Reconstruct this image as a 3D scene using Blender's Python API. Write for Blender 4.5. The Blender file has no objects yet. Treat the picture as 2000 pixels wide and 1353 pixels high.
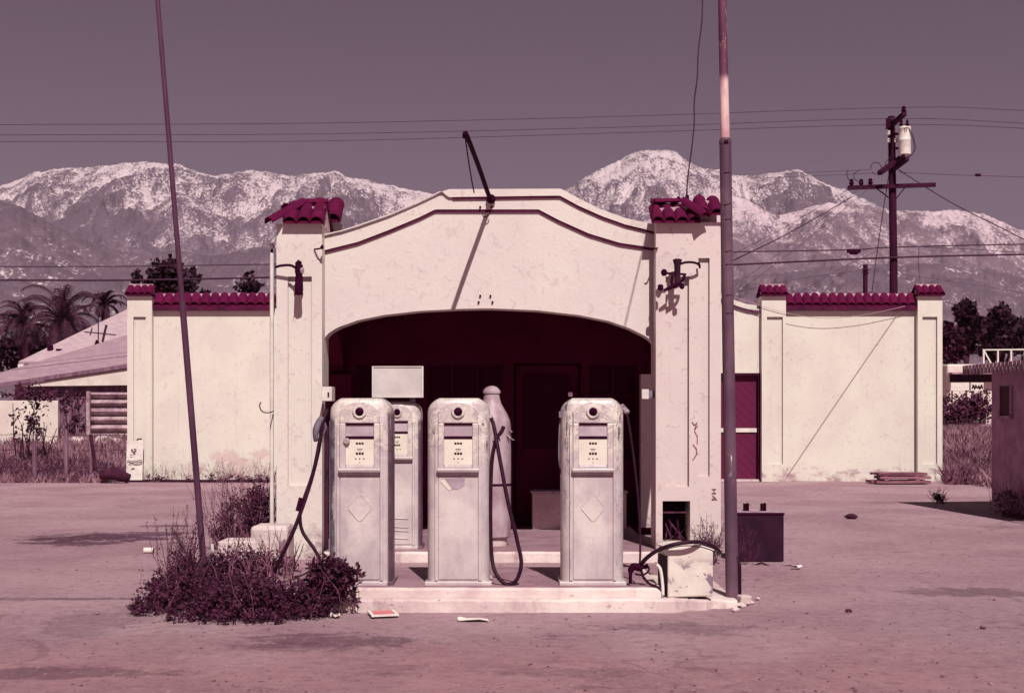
import bpy, bmesh, math, random
import numpy as np
from mathutils import Vector, Matrix
R = math.radians
random.seed(7); np.random.seed(7)
sc = bpy.context.scene
COL = sc.collection
F = 2500.0; HX = 1000.0; HY = 815.0; EYE = 1.5

def P(px, py, Y): return Vector(((px-HX)/F*Y, Y, EYE-(py-HY)/F*Y))
def X_(px, Y): return (px-HX)/F*Y
def Z_(py, Y): return EYE-(py-HY)/F*Y
def GY(py, z=0.0): return (EYE-z)*F/(py-HY)
def lin(r, g, b, k=1.0):
    o = []
    for c in (r, g, b):
        c /= 255.0
        c = c/12.92 if c <= .04045 else ((c+.055)/1.055)**2.4
        o.append(min(c/k, .93))
    return tuple(o)+(1.0,)

# ------------------------------------------------------------------ materials
class NT:
    def __init__(s, name):
        s.m = bpy.data.materials.new(name); s.m.use_nodes = True
        s.t = s.m.node_tree; s.t.nodes.clear()
        s.out = s.n('ShaderNodeOutputMaterial'); s.b = s.n('ShaderNodeBsdfPrincipled')
        s.l(s.b.outputs[0], s.out.inputs['Surface'])
        s.b.inputs['Specular IOR Level'].default_value = .3
    def n(s, t, **k):
        o = s.t.nodes.new(t)
        for a, v in k.items(): setattr(o, a, v)
        return o
    def l(s, a, b): s.t.links.new(a, b)
    def pos(s, world=True, scale=(1, 1, 1), loc=(0, 0, 0), rot=(0, 0, 0)):
        mp = s.n('ShaderNodeMapping'); mp.inputs['Scale'].default_value = scale; mp.inputs['Location'].default_value = loc
        mp.inputs['Rotation'].default_value = rot
        if world: s.l(s.n('ShaderNodeNewGeometry').outputs['Position'], mp.inputs[0])
        else: s.l(s.n('ShaderNodeTexCoord').outputs['Object'], mp.inputs[0])
        return mp.outputs[0]
    def noise(s, vec, scale, detail=4, rough=.55, dist=0):
        o = s.n('ShaderNodeTexNoise'); s.l(vec, o.inputs['Vector'])
        o.inputs['Scale'].default_value = scale; o.inputs['Detail'].default_value = detail
        o.inputs['Roughness'].default_value = rough; o.inputs['Distortion'].default_value = dist
        return o.outputs['Fac']
    def voro(s, vec, scale, feature='F1'):
        o = s.n('ShaderNodeTexVoronoi', feature=feature); s.l(vec, o.inputs['Vector']); o.inputs['Scale'].default_value = scale
        return o.outputs['Distance']
    def ramp(s, f, a, b, va=0.0, vb=1.0):
        o = s.n('ShaderNodeMapRange', interpolation_type='SMOOTHSTEP'); s.l(f, o.inputs[0])
        for i, v in zip((1, 2, 3, 4), (a, b, va, vb)): o.inputs[i].default_value = v
        return o.outputs[0]
    def math(s, op, a, b=None, c=None):
        o = s.n('ShaderNodeMath', operation=op)
        for i, v in enumerate((a, b, c)):
            if v is None: continue
            if isinstance(v, (int, float)): o.inputs[i].default_value = v
            else: s.l(v, o.inputs[i])
        return o.outputs[0]
    def mix(s, f, a, b):
        o = s.n('ShaderNodeMix', data_type='RGBA')
        for k, v in ((0, f), (6, a), (7, b)):
            if isinstance(v, (int, float, tuple)): o.inputs[k].default_value = v
            else: s.l(v, o.inputs[k])
        return o.outputs[2]
    def sep(s, vec):
        o = s.n('ShaderNodeSeparateXYZ'); s.l(vec, o.inputs[0]); return o.outputs
    def bump(s, h, strength=.3, dist=.01):
        o = s.n('ShaderNodeBump'); o.inputs['Strength'].default_value = strength; o.inputs['Distance'].default_value = dist
        s.l(h, o.inputs['Height']); s.l(o.outputs[0], s.b.inputs['Normal'])
    def done(s, col, rough=.8, metal=0):
        if isinstance(col, tuple): s.b.inputs['Base Color'].default_value = col
        else: s.l(col, s.b.inputs['Base Color'])
        if isinstance(rough, (int, float)): s.b.inputs['Roughness'].default_value = rough
        else: s.l(rough, s.b.inputs['Roughness'])
        s.b.inputs['Metallic'].default_value = metal
        return s.m

def plain(name, a, b=None, scale=6, rough=.75, bs=.2, bd=.004, lo=.35, hi=.65, world=True, stretch=(1, 1, 1), metal=0, spec=.18):
    t = NT(name); v = t.pos(world, stretch)
    if b is None: b = tuple(c*.72 for c in a[:3])+(1,)
    f = t.ramp(t.noise(v, scale, 6, .65), lo, hi)
    t.bump(t.noise(v, scale*9, 4, .6), bs, bd); t.b.inputs['Specular IOR Level'].default_value = spec
    return t.done(t.mix(f, a, b), rough, metal)

def stucco(name, a, b, dirt, trowel=.5, base_z=None, band=.5, stains=()):
    t = NT(name); v = t.pos()
    big = t.ramp(t.noise(v, .9, 5, .6), .35, .68)
    c = t.mix(big, a, b)
    st = t.ramp(t.noise(t.pos(scale=(5, 5, .3)), 1.2, 5, .6), .55, .78, 0, .4)
    c = t.mix(st, c, b)
    fine = t.noise(v, 26, 5, .7)
    speck = t.ramp(t.noise(v, 55, 3, .6), .67, .76, 0, .5)
    c = t.mix(speck, c, dirt)
    tr = t.noise(v, 9, 5, .62, 1.2)
    cr = t.ramp(tr, .585, .635, 0, .22)
    c = t.mix(cr, c, dirt)
    if base_z is not None:      # splashed dirt and missing paint along the foot of the wall, ragged shape of its own
        z = t.sep(t.pos())[2]
        m = t.math('ADD', t.math('MULTIPLY', t.ramp(z, base_z, base_z+band, 1, 0), .38), t.math('MULTIPLY', t.noise(t.pos(scale=(1, 1, 1.6)), 2.6, 7, .7), 1.0))
        c = t.mix(t.ramp(m, .78, .98, 0, .85), c, dirt)
    sk = t.ramp(t.noise(t.pos(scale=(7, 7, .22), loc=(2, 1, 0)), 1.3, 6, .7), .6, .72, 0, .35); c = t.mix(sk, c, dirt)
    nn = t.n('ShaderNodeTexNoise'); t.l(v, nn.inputs['Vector']); nn.inputs['Scale'].default_value = 2.2; nn.inputs['Detail'].default_value = 6
    wv = t.n('ShaderNodeMix', data_type='VECTOR'); wv.inputs[0].default_value = .4; t.l(v, wv.inputs[4]); t.l(nn.outputs['Color'], wv.inputs[5])
    ck = t.ramp(t.voro(wv.outputs[1], .9, 'DISTANCE_TO_EDGE'), .0, .006, .28, 0); c = t.mix(t.math('MULTIPLY', ck, t.ramp(big, .5, .8)), c, dirt)
    for (sx, sz, rx, rz, am) in stains:
        q = t.sep(v); dx = t.math('DIVIDE', t.math('SUBTRACT', q[0], sx), rx); dz = t.math('DIVIDE', t.math('SUBTRACT', q[2], sz), rz)
        d = t.math('ADD', t.math('SQRT', t.math('ADD', t.math('MULTIPLY', dx, dx), t.math('MULTIPLY', dz, dz))), t.math('MULTIPLY', t.math('SUBTRACT', t.noise(v, 4.5, 8, .75, .4), .5), 3.2))
        c = t.mix(t.ramp(d, .45, .95, am, 0), c, lin(208, 164, 168))
    h = t.math('ADD', t.math('MULTIPLY', tr, trowel), t.math('MULTIPLY', fine, .3))
    t.bump(h, .5, .012)
    return t.done(c, .9)

WALL = stucco('cream_stucco', lin(233, 222, 209), lin(226, 211, 201), lin(165, 125, 135), .35, .05, .75, [(X_(445, 30), Z_(893, 30), .5, .24, .5), (X_(505, 30), Z_(888, 30), .35, .18, .5), (X_(470, 30), Z_(915, 30), .9, .3, .4), (X_(380, 30), Z_(912, 30), .4, .2, .4)])
FACADE = stucco('pink_cream_stucco', lin(232, 217, 209), lin(226, 207, 203), lin(178, 140, 146), .8)
PILLAR = stucco('pillar_stucco', lin(232, 217, 208), lin(226, 208, 203), lin(160, 122, 132), .6, .08, .6)
PILLAR2 = stucco('pink_pillar_stucco', lin(229, 208, 203), lin(222, 198, 196), lin(150, 112, 125), .6, .08, .6)
MAROON = plain('maroon_paint', lin(92, 16, 60), lin(66, 10, 44), 3, .6)
DOORP = None
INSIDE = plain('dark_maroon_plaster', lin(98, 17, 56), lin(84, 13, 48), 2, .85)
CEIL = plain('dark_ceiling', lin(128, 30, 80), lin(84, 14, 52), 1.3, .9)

def tile_mat():
    t = NT('maroon_clay_tile'); v = t.pos()
    c = t.mix(t.ramp(t.noise(v, 5, 5, .65), .3, .7), lin(108, 17, 64), lin(86, 11, 48))
    c = t.mix(t.ramp(t.noise(v, 24, 4, .6), .62, .75, 0, .6), c, lin(150, 60, 110))
    ri = t.n('ShaderNodeNewGeometry').outputs['Random Per Island']
    c = t.mix(t.ramp(ri, .1, .9, 0, .55), c, lin(84, 10, 54)); c = t.mix(t.ramp(t.noise(t.pos(loc=(1, 1, 1)), 9, 6, .75), .58, .66, 0, .5), c, lin(78, 22, 50))
    t.b.inputs['Specular IOR Level'].default_value = .12
    t.bump(t.noise(v, 30, 5, .7), .5, .01)
    return t.done(c, .85)
TILE = tile_mat()
MORTAR = plain('pale_mortar', lin(226, 190, 198), lin(180, 140, 155), 14, .9)

def pump_mat(name, seed, peel=.5, c0=(217, 200, 200), c1=(197, 176, 181), grey_left=False, dark_right=False, metal=.12):
    t = NT(name); v = t.pos(False, loc=(seed*3.1, seed*1.7, 0)); o = t.pos(False); xyz = t.sep(o)
    ax = t.math('ABSOLUTE', xyz[0])
    c = t.mix(t.ramp(t.noise(t.pos(False, (2.2, 2.2, 1), (seed, 0, 0)), 2.6, 6, .65), .32, .66), lin(*c0), lin(*c1))
    # rubbed cloudy patches, brightest low on the door panel
    cl = t.ramp(t.noise(v, 3.0, 5, .55), .44, .66, 0, .75)
    c = t.mix(cl, c, lin(228, 210, 206))
    dx = t.math('DIVIDE', xyz[0], .16); dz = t.math('DIVIDE', t.math('SUBTRACT', xyz[2], .5), .26)
    d = t.math('ADD', t.math('SQRT', t.math('ADD', t.math('MULTIPLY', dx, dx), t.math('MULTIPLY', dz, dz))), t.math('MULTIPLY', t.math('SUBTRACT', t.noise(v, 5, 5, .6), .5), 1.6))
    c = t.mix(t.ramp(d, .4, 1.1, .65, 0), c, lin(238, 222, 216))
    # brownish bloom and scuffs
    c = t.mix(t.ramp(t.noise(t.pos(False, (1, 1, 2.2), (seed*4, 1, 0)), 4.5, 7, .7), .55, .72, 0, .4), c, lin(196, 156, 160))
    c = t.mix(t.ramp(t.noise(v, 40, 4, .7), .52, .72, 0, .15), c, lin(140, 108, 120))
    # pale undercoat where paint has flaked round the head
    hd = t.ramp(xyz[2], .92, 1.12)
    pk = t.math('MULTIPLY', t.ramp(t.noise(v, 8, 6, .72, .9), .475, .505), hd)
    c = t.mix(t.math('MULTIPLY', pk, .8), c, t.mix(t.ramp(t.noise(v, 20, 4, .6), .3, .7), lin(242, 230, 216), lin(222, 202, 196)))
    rim = t.math('MULTIPLY', t.ramp(t.noise(v, 8, 6, .72, .9), .455, .475), t.ramp(t.noise(v, 8, 6, .72, .9), .50, .475))
    c = t.mix(t.math('MULTIPLY', t.math('MULTIPLY', rim, hd), .4), c, lin(120, 86, 100))
    # dark bare metal along the rounded corners
    ed = t.math('MULTIPLY', t.ramp(ax, .15, .185), t.ramp(ax, .252, .225))
    dk = t.math('MULTIPLY', t.ramp(t.noise(t.pos(False, (1, 1, .3), (seed*2.3, seed, seed)), 16, 8, .8), .62-.07*peel, .70-.07*peel), ed)
    up = t.ramp(xyz[2], .5, 1.0, .35, 1)
    c = t.mix(t.math('MULTIPLY', t.math('MULTIPLY', dk, .9), up), c, lin(78, 46, 66))
    sc_ = t.ramp(t.noise(t.pos(False, (2, 2, 1), (seed*5, 0, seed)), 14, 7, .8), .69, .75, 0, .7)
    c = t.mix(sc_, c, lin(96, 66, 82))
    if grey_left:
        gl = t.math('MULTIPLY', t.ramp(xyz[0], -.196, -.206), t.math('MULTIPLY', t.ramp(xyz[2], 1.36, 1.28), t.ramp(t.noise(t.pos(False, (1, 1, .3)), 9, 6, .7), .62, .56)))
        c = t.mix(gl, c, t.mix(t.ramp(t.noise(v, 6, 6, .7), .4, .6), lin(150, 142, 150), lin(96, 78, 94)))
    if dark_right:
        gr = t.math('MULTIPLY', t.ramp(xyz[0], .212, .224), t.math('MULTIPLY', t.ramp(xyz[2], 1.4, 1.34), t.ramp(t.noise(t.pos(False, (1, 1, .25)), 9, 6, .7), .66, .58)))
        c = t.mix(t.math('MULTIPLY', gr, .9), c, t.mix(t.ramp(t.noise(v, 6, 6, .7), .4, .6), lin(112, 76, 96), lin(78, 42, 64)))
    t.bump(t.math('ADD', t.noise(v, 4, 4, .5), t.math('ADD', t.math('MULTIPLY', pk, .2), t.math('MULTIPLY', t.noise(v, 18, 5, .6), .15))), .35, .02)
    t.b.inputs['Specular IOR Level'].default_value = .45
    return t.done(c, t.ramp(t.noise(v, 8, 4, .6), .3, .7, .36, .6), metal)

PUMPS = [pump_mat('faded_pump_paint_%s' % 'abcd'[i], i*1.37+.4, pl, grey_left=(i == 0), dark_right=(i in (0, 3))) for i, pl in enumerate((.6, .7, 1.5, .2))]
GREYSIDE = plain('grey_green_paint', lin(140, 128, 138), lin(84, 66, 84), 7, .6, stretch=(1, 1, .4))
DIAL = plain('cream_dial', lin(240, 228, 212), lin(230, 214, 200), 4, .5, .05)
GLASSY = plain('dusty_grey_glass', lin(196, 172, 180), lin(170, 145, 155), 6, .3, .05)
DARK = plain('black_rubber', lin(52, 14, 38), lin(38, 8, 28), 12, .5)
HOSE = plain('hose_rubber', lin(60, 22, 46), lin(40, 10, 30), 30, .55)
IRON = plain('dark_iron', lin(62, 12, 42), lin(44, 7, 30), 15, .8, spec=.04)
CHROME = plain('worn_chrome', lin(215, 195, 195), lin(120, 90, 105), 14, .3, metal=.3)
POLE = None
def pole_mat():
    t = NT('flaking_pole_paint'); v = t.pos(scale=(1, 1, .5)); z = t.sep(t.pos())[2]
    c = t.mix(t.ramp(t.noise(v, 5, 5, .6), .35, .65), lin(114, 82, 98), lin(92, 62, 80))
    c = t.mix(t.ramp(t.noise(t.pos(scale=(1.2, 1.2, .25)), 7, 6, .75), .64, .69, 0, .9), c, lin(226, 200, 200))
    c = t.mix(t.ramp(t.noise(t.pos(scale=(1, 1, .3), loc=(4, 2, 1)), 9, 6, .7), .66, .7, 0, .7), c, lin(70, 25, 50))
    t.bump(t.noise(v, 14, 4), .3, .006)
    return t.done(c, .55)
POLE = pole_mat()
def pole_top_mat():
    t = NT('flaking_upper_pole_paint'); z = t.sep(t.pos())[2]
    c = t.mix(t.ramp(t.noise(t.pos(scale=(1, 1, .3)), 6, 5, .6), .4, .6), lin(112, 62, 84), lin(90, 44, 66))
    pale = t.mix(t.ramp(t.noise(t.pos(scale=(1, 1, .3)), 7, 5, .6), .4, .6), lin(236, 200, 196), lin(206, 150, 160))
    m = t.math('ADD', t.ramp(z, 4.2, 4.28, 1, 0), t.math('MULTIPLY', t.ramp(t.noise(t.pos(scale=(1.3, 1.3, .3)), 6, 6, .7), .56, .6), .9))
    c = t.mix(t.math('MINIMUM', t.math('ADD', m, t.ramp(t.noise(t.pos(scale=(1.6, 1.6, .35), loc=(7, 7, 0)), 9, 7, .8), .56, .62, 0, .8)), 1.0), c, pale)
    c = t.mix(t.ramp(t.noise(t.pos(scale=(1, 1, .4), loc=(3, 1, 1)), 9, 6, .7), .62, .66, 0, .8), c, lin(80, 28, 56))
    return t.done(c, .6)
POLE_TOP = pole_top_mat()
FLAG = plain('weathered_flagpole_paint', lin(98, 60, 82), lin(78, 42, 64), 4, .5, stretch=(1, 1, .3))
WHITEP = plain('white_paint', lin(240, 228, 218), lin(222, 204, 200), 6, .6)
WOODP = plain('dark_pole_wood', lin(70, 14, 48), lin(46, 6, 34), 6, .85, stretch=(1, 1, .15))
WIRE = plain('dull_wire', lin(74, 40, 62), lin(66, 34, 56), 1, .7)
WIREP = plain('pinkish_old_wire', lin(204, 160, 160), lin(186, 140, 146), 1, .8)
WIREF = plain('faint_wire', lin(92, 66, 84), lin(88, 62, 80), 1, .8)

def conc(name, a, b, d):
    t = NT(name); v = t.pos()
    c = t.mix(t.ramp(t.noise(v, 2.5, 6, .65), .32, .68), a, b)
    c = t.mix(t.ramp(t.noise(t.pos(scale=(1, 1, 2)), 11, 6, .75), .6, .68, 0, .8), c, d)
    c = t.mix(t.ramp(t.noise(t.pos(scale=(1, 1, .4)), 3.5, 7, .7), .56, .7, 0, .55), c, d)
    t.bump(t.noise(v, 24, 5, .7), .5, .015)
    return t.done(c, .9)
KERB = conc('whitewashed_concrete', lin(236, 214, 208), lin(208, 178, 178), lin(140, 98, 112))
SLAB = conc('stained_concrete', lin(176, 136, 146, 1.1), lin(150, 108, 122, 1.1), lin(104, 62, 82))
BLOCKM = conc('pale_concrete_block', lin(228, 205, 200), lin(198, 168, 172), lin(130, 90, 104))

def box_mat():
    t = NT('chipped_white_paint'); v = t.pos()
    c = t.mix(t.ramp(t.noise(v, 6, 5, .6), .3, .7), lin(236, 222, 210), lin(220, 200, 192))
    a = t.math('MULTIPLY', t.ramp(t.noise(v, 6, 7, .7, .5), .545, .565), t.ramp(t.sep(v)[2], .42, .3))
    c = t.mix(a, c, lin(140, 116, 128))
    c = t.mix(t.ramp(t.noise(t.pos(loc=(2, 3, 1)), 18, 6, .7), .65, .68, 0, .8), c, lin(110, 76, 92))
    t.bump(t.noise(v, 16, 4), .3, .008)
    return t.done(c, .55)
CHIP = box_mat()
DARKBOX = plain('dark_rusty_box_paint', lin(54, 16, 42), lin(40, 9, 31), 6, .6)
GREYTOP = plain('pale_grey_top', lin(190, 160, 172, .9), lin(150, 118, 134, .9), 9, .7)
TANKM = plain('weathered_tank_paint', lin(196, 170, 176), lin(160, 126, 138), 5, .5, .15, .004, stretch=(1, 1, .5), spec=.4)

def leafm(name, a, b, k=1):
    t = NT(name); v = t.pos()
    c = t.mix(t.ramp(t.noise(v, 9*k, 4, .6), .35, .65), a, b)
    return t.done(c, .7)
LEAF = leafm('dark_shrub_leaf', lin(92, 36, 66), lin(52, 12, 36), 1.4)
LEAF2 = leafm('dull_shrub_leaf', lin(110, 54, 82), lin(74, 28, 54))
TWIG = leafm('dry_twig', lin(160, 106, 124), lin(112, 62, 84))
TREEL = leafm('dark_tree_leaf', lin(62, 16, 44), lin(40, 7, 28), .1)
PALML = leafm('palm_leaf', lin(88, 44, 66), lin(54, 18, 40), .2)
BARK = plain('bark', lin(80, 36, 56), lin(52, 18, 38), 4, .9)
GRASSM = leafm('dry_grass', lin(166, 120, 132), lin(110, 66, 84), .25)
GRASSD = leafm('dark_weed', lin(128, 76, 98), lin(86, 40, 64), .2)

def shingle(name, a, b, sx, ang, wide):
    t = NT(name); v = t.pos(rot=(0, 0, ang))
    br = t.n('ShaderNodeTexBrick'); t.l(v, br.inputs['Vector'])
    br.inputs['Color1'].default_value = a; br.inputs['Color2'].default_value = b
    br.inputs['Mortar'].default_value = tuple(c*.8 for c in b[:3])+(1,)
    br.inputs['Scale'].default_value = sx; br.inputs['Mortar Size'].default_value = wide
    c = t.mix(t.ramp(t.noise(v, 1.2, 5, .6), .35, .7, 0, .5), br.outputs[0], b)
    return t.done(c, .9)
SHING = shingle('pink_grey_shingles', lin(200, 172, 176, .95), lin(182, 152, 160, .95), 1.6, 0, .012)
SHING2 = shingle('grey_shingles', lin(178, 146, 156, .95), lin(164, 130, 144, .95), 1.2, R(30), .015)
BOARDW = plain('white_board', lin(238, 220, 208), lin(222, 200, 194), 1.5, .8)
FENCEW = plain('grey_fence_wood', lin(146, 108, 124), lin(112, 76, 96), 3, .9, stretch=(3, 3, .3))
CORR = plain('corrugated_iron', lin(208, 178, 184), lin(150, 110, 124), 3, .6)
SHEDM = plain('shed_plaster', lin(186, 140, 166), lin(160, 114, 144), 3, .9)
SHEDR = plain('shed_roof_metal', lin(190, 150, 165), lin(140, 100, 120), 4, .7)
PLANK = plain('weathered_plank', lin(164, 108, 122), lin(104, 58, 76), 5, .85, stretch=(.3, 3, 3))
PAPER = plain('white_paper', lin(244, 232, 222), lin(226, 204, 200), 9, .8)
REDP = plain('pink_red_card', lin(222, 130, 134), lin(206, 110, 120), 9, .8)
SIGNW = plain('blank_sign_paint', lin(222, 210, 204), lin(206, 192, 190), 3, .5)
INK = plain('dark_paint_scrawl', lin(120, 66, 96), lin(90, 40, 70), 9, .8)
INK3 = plain('faded_scrawl_paint', lin(176, 124, 140), lin(150, 96, 118), 9, .8)
SHADOW_LINE = plain('maroon_shadow_line', lin(104, 34, 70), lin(84, 22, 54), 5, .9)  # shade under the facade mouldings, put in as a dark colour
STONE = plain('stone', lin(186, 146, 154, 1.1), lin(104, 64, 82, 1.1), 1.2, .9)

def door_mat():
    t = NT('maroon_diagonal_boards')
    v = t.pos(rot=(0, R(45), 0)); w = t.n('ShaderNodeTexWave', wave_type='BANDS', bands_direction='X', wave_profile='SAW')
    t.l(v, w.inputs['Vector']); w.inputs['Scale'].default_value = 1.9; w.inputs['Distortion'].default_value = .1
    c = t.mix(t.ramp(w.outputs['Fac'], .05, .14, 0, 1), lin(62, 6, 38), lin(102, 16, 60))
    c = t.mix(t.ramp(t.noise(t.pos(), 1.5, 5, .7), .55, .75, 0, .4), c, lin(122, 38, 90))
    t.bump(w.outputs['Fac'], .4, .01)
    return t.done(c, .6)
DOORP = door_mat()

def ground_mat():
    t = NT('dirt_lot'); v = t.pos(); xyz = t.sep(v)
    a = lin(186, 149, 157, .98); b = lin(166, 126, 136, .98)
    c = t.mix(t.ramp(t.noise(v, .45, 6, .6), .35, .65), a, b)
    # pinker bare dirt in the foreground
    fr = t.math('ADD', xyz[1], t.math('MULTIPLY', t.noise(v, .7, 5, .6), 3.0))
    c = t.mix(t.ramp(fr, 10.6, 9.0, 0, .85), c, t.mix(t.ramp(t.noise(v, 1.6, 5, .6), .3, .7), lin(190, 140, 148, 1.02), lin(170, 120, 130, 1.05)))
    # old asphalt, greyer, on the right
    rg = t.math('ADD', xyz[0], t.math('MULTIPLY', t.noise(v, .6, 5, .6), 3.0))
    c = t.mix(t.math('MULTIPLY', t.ramp(rg, 3.6, 5.2), t.ramp(xyz[1], 14, 9, 0, .5)), c, lin(170, 136, 146, 1.0))
    # dark oil and tar stains, stretched along the drive
    sv = t.pos(scale=(.8, 1, 1))
    s1 = t.ramp(t.noise(sv, .9, 10, .8, .4), .58, .68, 0, .6)
    c = t.mix(s1, c, lin(112, 72, 92, 1.2))
    s2 = t.ramp(t.noise(t.pos(scale=(.7, 1, 1), loc=(7, 3, 0)), 2.0, 10, .8, .6), .62, .69, 0, .75)
    c = t.mix(s2, c, lin(92, 50, 72, 1.2))
    # individual stains
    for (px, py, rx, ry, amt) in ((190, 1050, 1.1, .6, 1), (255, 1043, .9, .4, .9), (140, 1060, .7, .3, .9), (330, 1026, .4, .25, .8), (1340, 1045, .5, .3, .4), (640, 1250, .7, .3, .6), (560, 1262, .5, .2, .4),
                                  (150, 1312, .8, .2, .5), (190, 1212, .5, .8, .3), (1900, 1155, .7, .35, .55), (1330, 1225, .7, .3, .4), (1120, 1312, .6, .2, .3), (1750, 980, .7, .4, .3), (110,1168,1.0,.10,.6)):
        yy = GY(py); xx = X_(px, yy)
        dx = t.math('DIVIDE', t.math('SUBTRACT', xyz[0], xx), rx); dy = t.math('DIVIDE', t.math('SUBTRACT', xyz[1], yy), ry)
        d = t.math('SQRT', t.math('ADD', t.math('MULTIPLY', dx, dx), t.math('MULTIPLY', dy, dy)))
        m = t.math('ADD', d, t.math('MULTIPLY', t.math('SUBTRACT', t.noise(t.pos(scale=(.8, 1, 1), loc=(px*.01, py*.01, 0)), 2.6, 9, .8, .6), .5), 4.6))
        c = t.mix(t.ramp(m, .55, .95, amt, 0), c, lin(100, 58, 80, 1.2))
    # cracks
    wv = t.n('ShaderNodeMix', data_type='VECTOR'); wv.inputs[0].default_value = .35
    nn = t.n('ShaderNodeTexNoise'); t.l(v, nn.inputs['Vector']); nn.inputs['Scale'].default_value = 1.3; nn.inputs['Detail'].default_value = 5
    t.l(v, wv.inputs[4]); t.l(nn.outputs['Color'], wv.inputs[5])
    ck = t.ramp(t.voro(wv.outputs[1], .42, 'DISTANCE_TO_EDGE'), .004, .010, .28, 0)
    c = t.mix(t.math('MULTIPLY', ck, t.ramp(t.noise(v, .3, 3), .45, .6)), c, lin(96, 56, 76, 1.2))
    # grain
    g = t.noise(v, 55, 4, .75)
    c = t.mix(t.ramp(g, .55, .75, 0, .35), c, lin(120, 80, 96, 1.2))
    c = t.mix(t.ramp(t.noise(t.pos(loc=(3, 1, 0)), 38, 4, .75), .6, .78, 0, .5), c, lin(206, 170, 172, 1.2))
    g2 = t.noise(t.pos(loc=(9, 4, 0)), 9, 10, .9)
    c = t.mix(t.ramp(g2, .51, .62, 0, .5), c, lin(92, 54, 74, 1.2))
    c = t.mix(t.ramp(g2, .47, .37, 0, .5), c, lin(218, 180, 186, 1.05))
    sp = t.voro(t.pos(loc=(1, 8, 0)), 13); c = t.mix(t.math('MULTIPLY', t.ramp(sp, .10, .17, .8, 0), t.ramp(t.noise(v, 1.1, 4), .48, .6)), c, lin(84, 46, 66, 1.2))
    sp = t.voro(t.pos(loc=(5, 2, 0)), 10); c = t.mix(t.math('MULTIPLY', t.ramp(sp, .07, .12, .8, 0), t.ramp(t.noise(v, .8, 4), .5, .62)), c, lin(226, 192, 192, 1.1))
    ck2 = t.ramp(t.voro(wv.outputs[1], 1.3, 'DISTANCE_TO_EDGE'), .005, .014, .3, 0)
    c = t.mix(t.math('MULTIPLY', ck2, t.ramp(t.noise(t.pos(loc=(4, 4, 0)), .35, 3), .5, .62)), c, lin(90, 50, 70, 1.2))
    far = t.ramp(xyz[1], 60, 400)
    c = t.mix(far, c, lin(140, 100, 112, 1.2))
    t.bump(t.math('ADD', t.math('MULTIPLY', t.noise(v, 7, 8, .75), .6), t.math('MULTIPLY', g2, .6)), .8, .035)
    return t.done(c, .95)
GROUND = ground_mat()

def mtn_mat(name, lo, hi, soft, rock, rock2, soften=.22, snow=(lin(240, 220, 220), lin(226, 202, 206))):
    t = NT(name); v = t.pos(); z = t.sep(v)[2]
    at = t.n('ShaderNodeAttribute', attribute_name='rel'); rel = at.outputs['Fac']
    nz = t.n('ShaderNodeSeparateXYZ'); t.l(t.n('ShaderNodeNewGeometry').outputs['Normal'], nz.inputs[0])
    big = t.noise(v, .0022, 6, .6, .3); mid = t.noise(t.pos(scale=(1, .3, .9)), .016, 7, .7, .5); fine = t.noise(t.pos(scale=(1, .3, 1)), .10, 4, .7, .4)
    s = t.math('ADD', t.ramp(z, lo, hi), t.math('MULTIPLY', t.math('SUBTRACT', big, .5), soft))
    s = t.math('ADD', s, t.math('MULTIPLY', t.math('SUBTRACT', mid, .5), .9))
    s = t.math('ADD', s, t.math('MULTIPLY', t.math('SUBTRACT', fine, .5), 3.1))
    s = t.math('ADD', s, t.math('MULTIPLY', rel, -.62))
    m = t.ramp(s, .5-soften, .5+soften)
    rk = t.mix(t.ramp(mid, .35, .65), rock, rock2)
    rk = t.mix(t.ramp(fine, .5, .7, 0, .55), rk, tuple(min(1, c*1.45) for c in rock[:3])+(1,))
    rk = t.mix(t.ramp(rel, .0, .5, 0, .5), rk, tuple(c*.72 for c in rock2[:3])+(1,))
    sn = t.mix(t.ramp(mid, .3, .7), *snow)
    t.b.inputs['Specular IOR Level'].default_value = 0
    return t.done(t.mix(m, rk, sn), .95)

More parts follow.
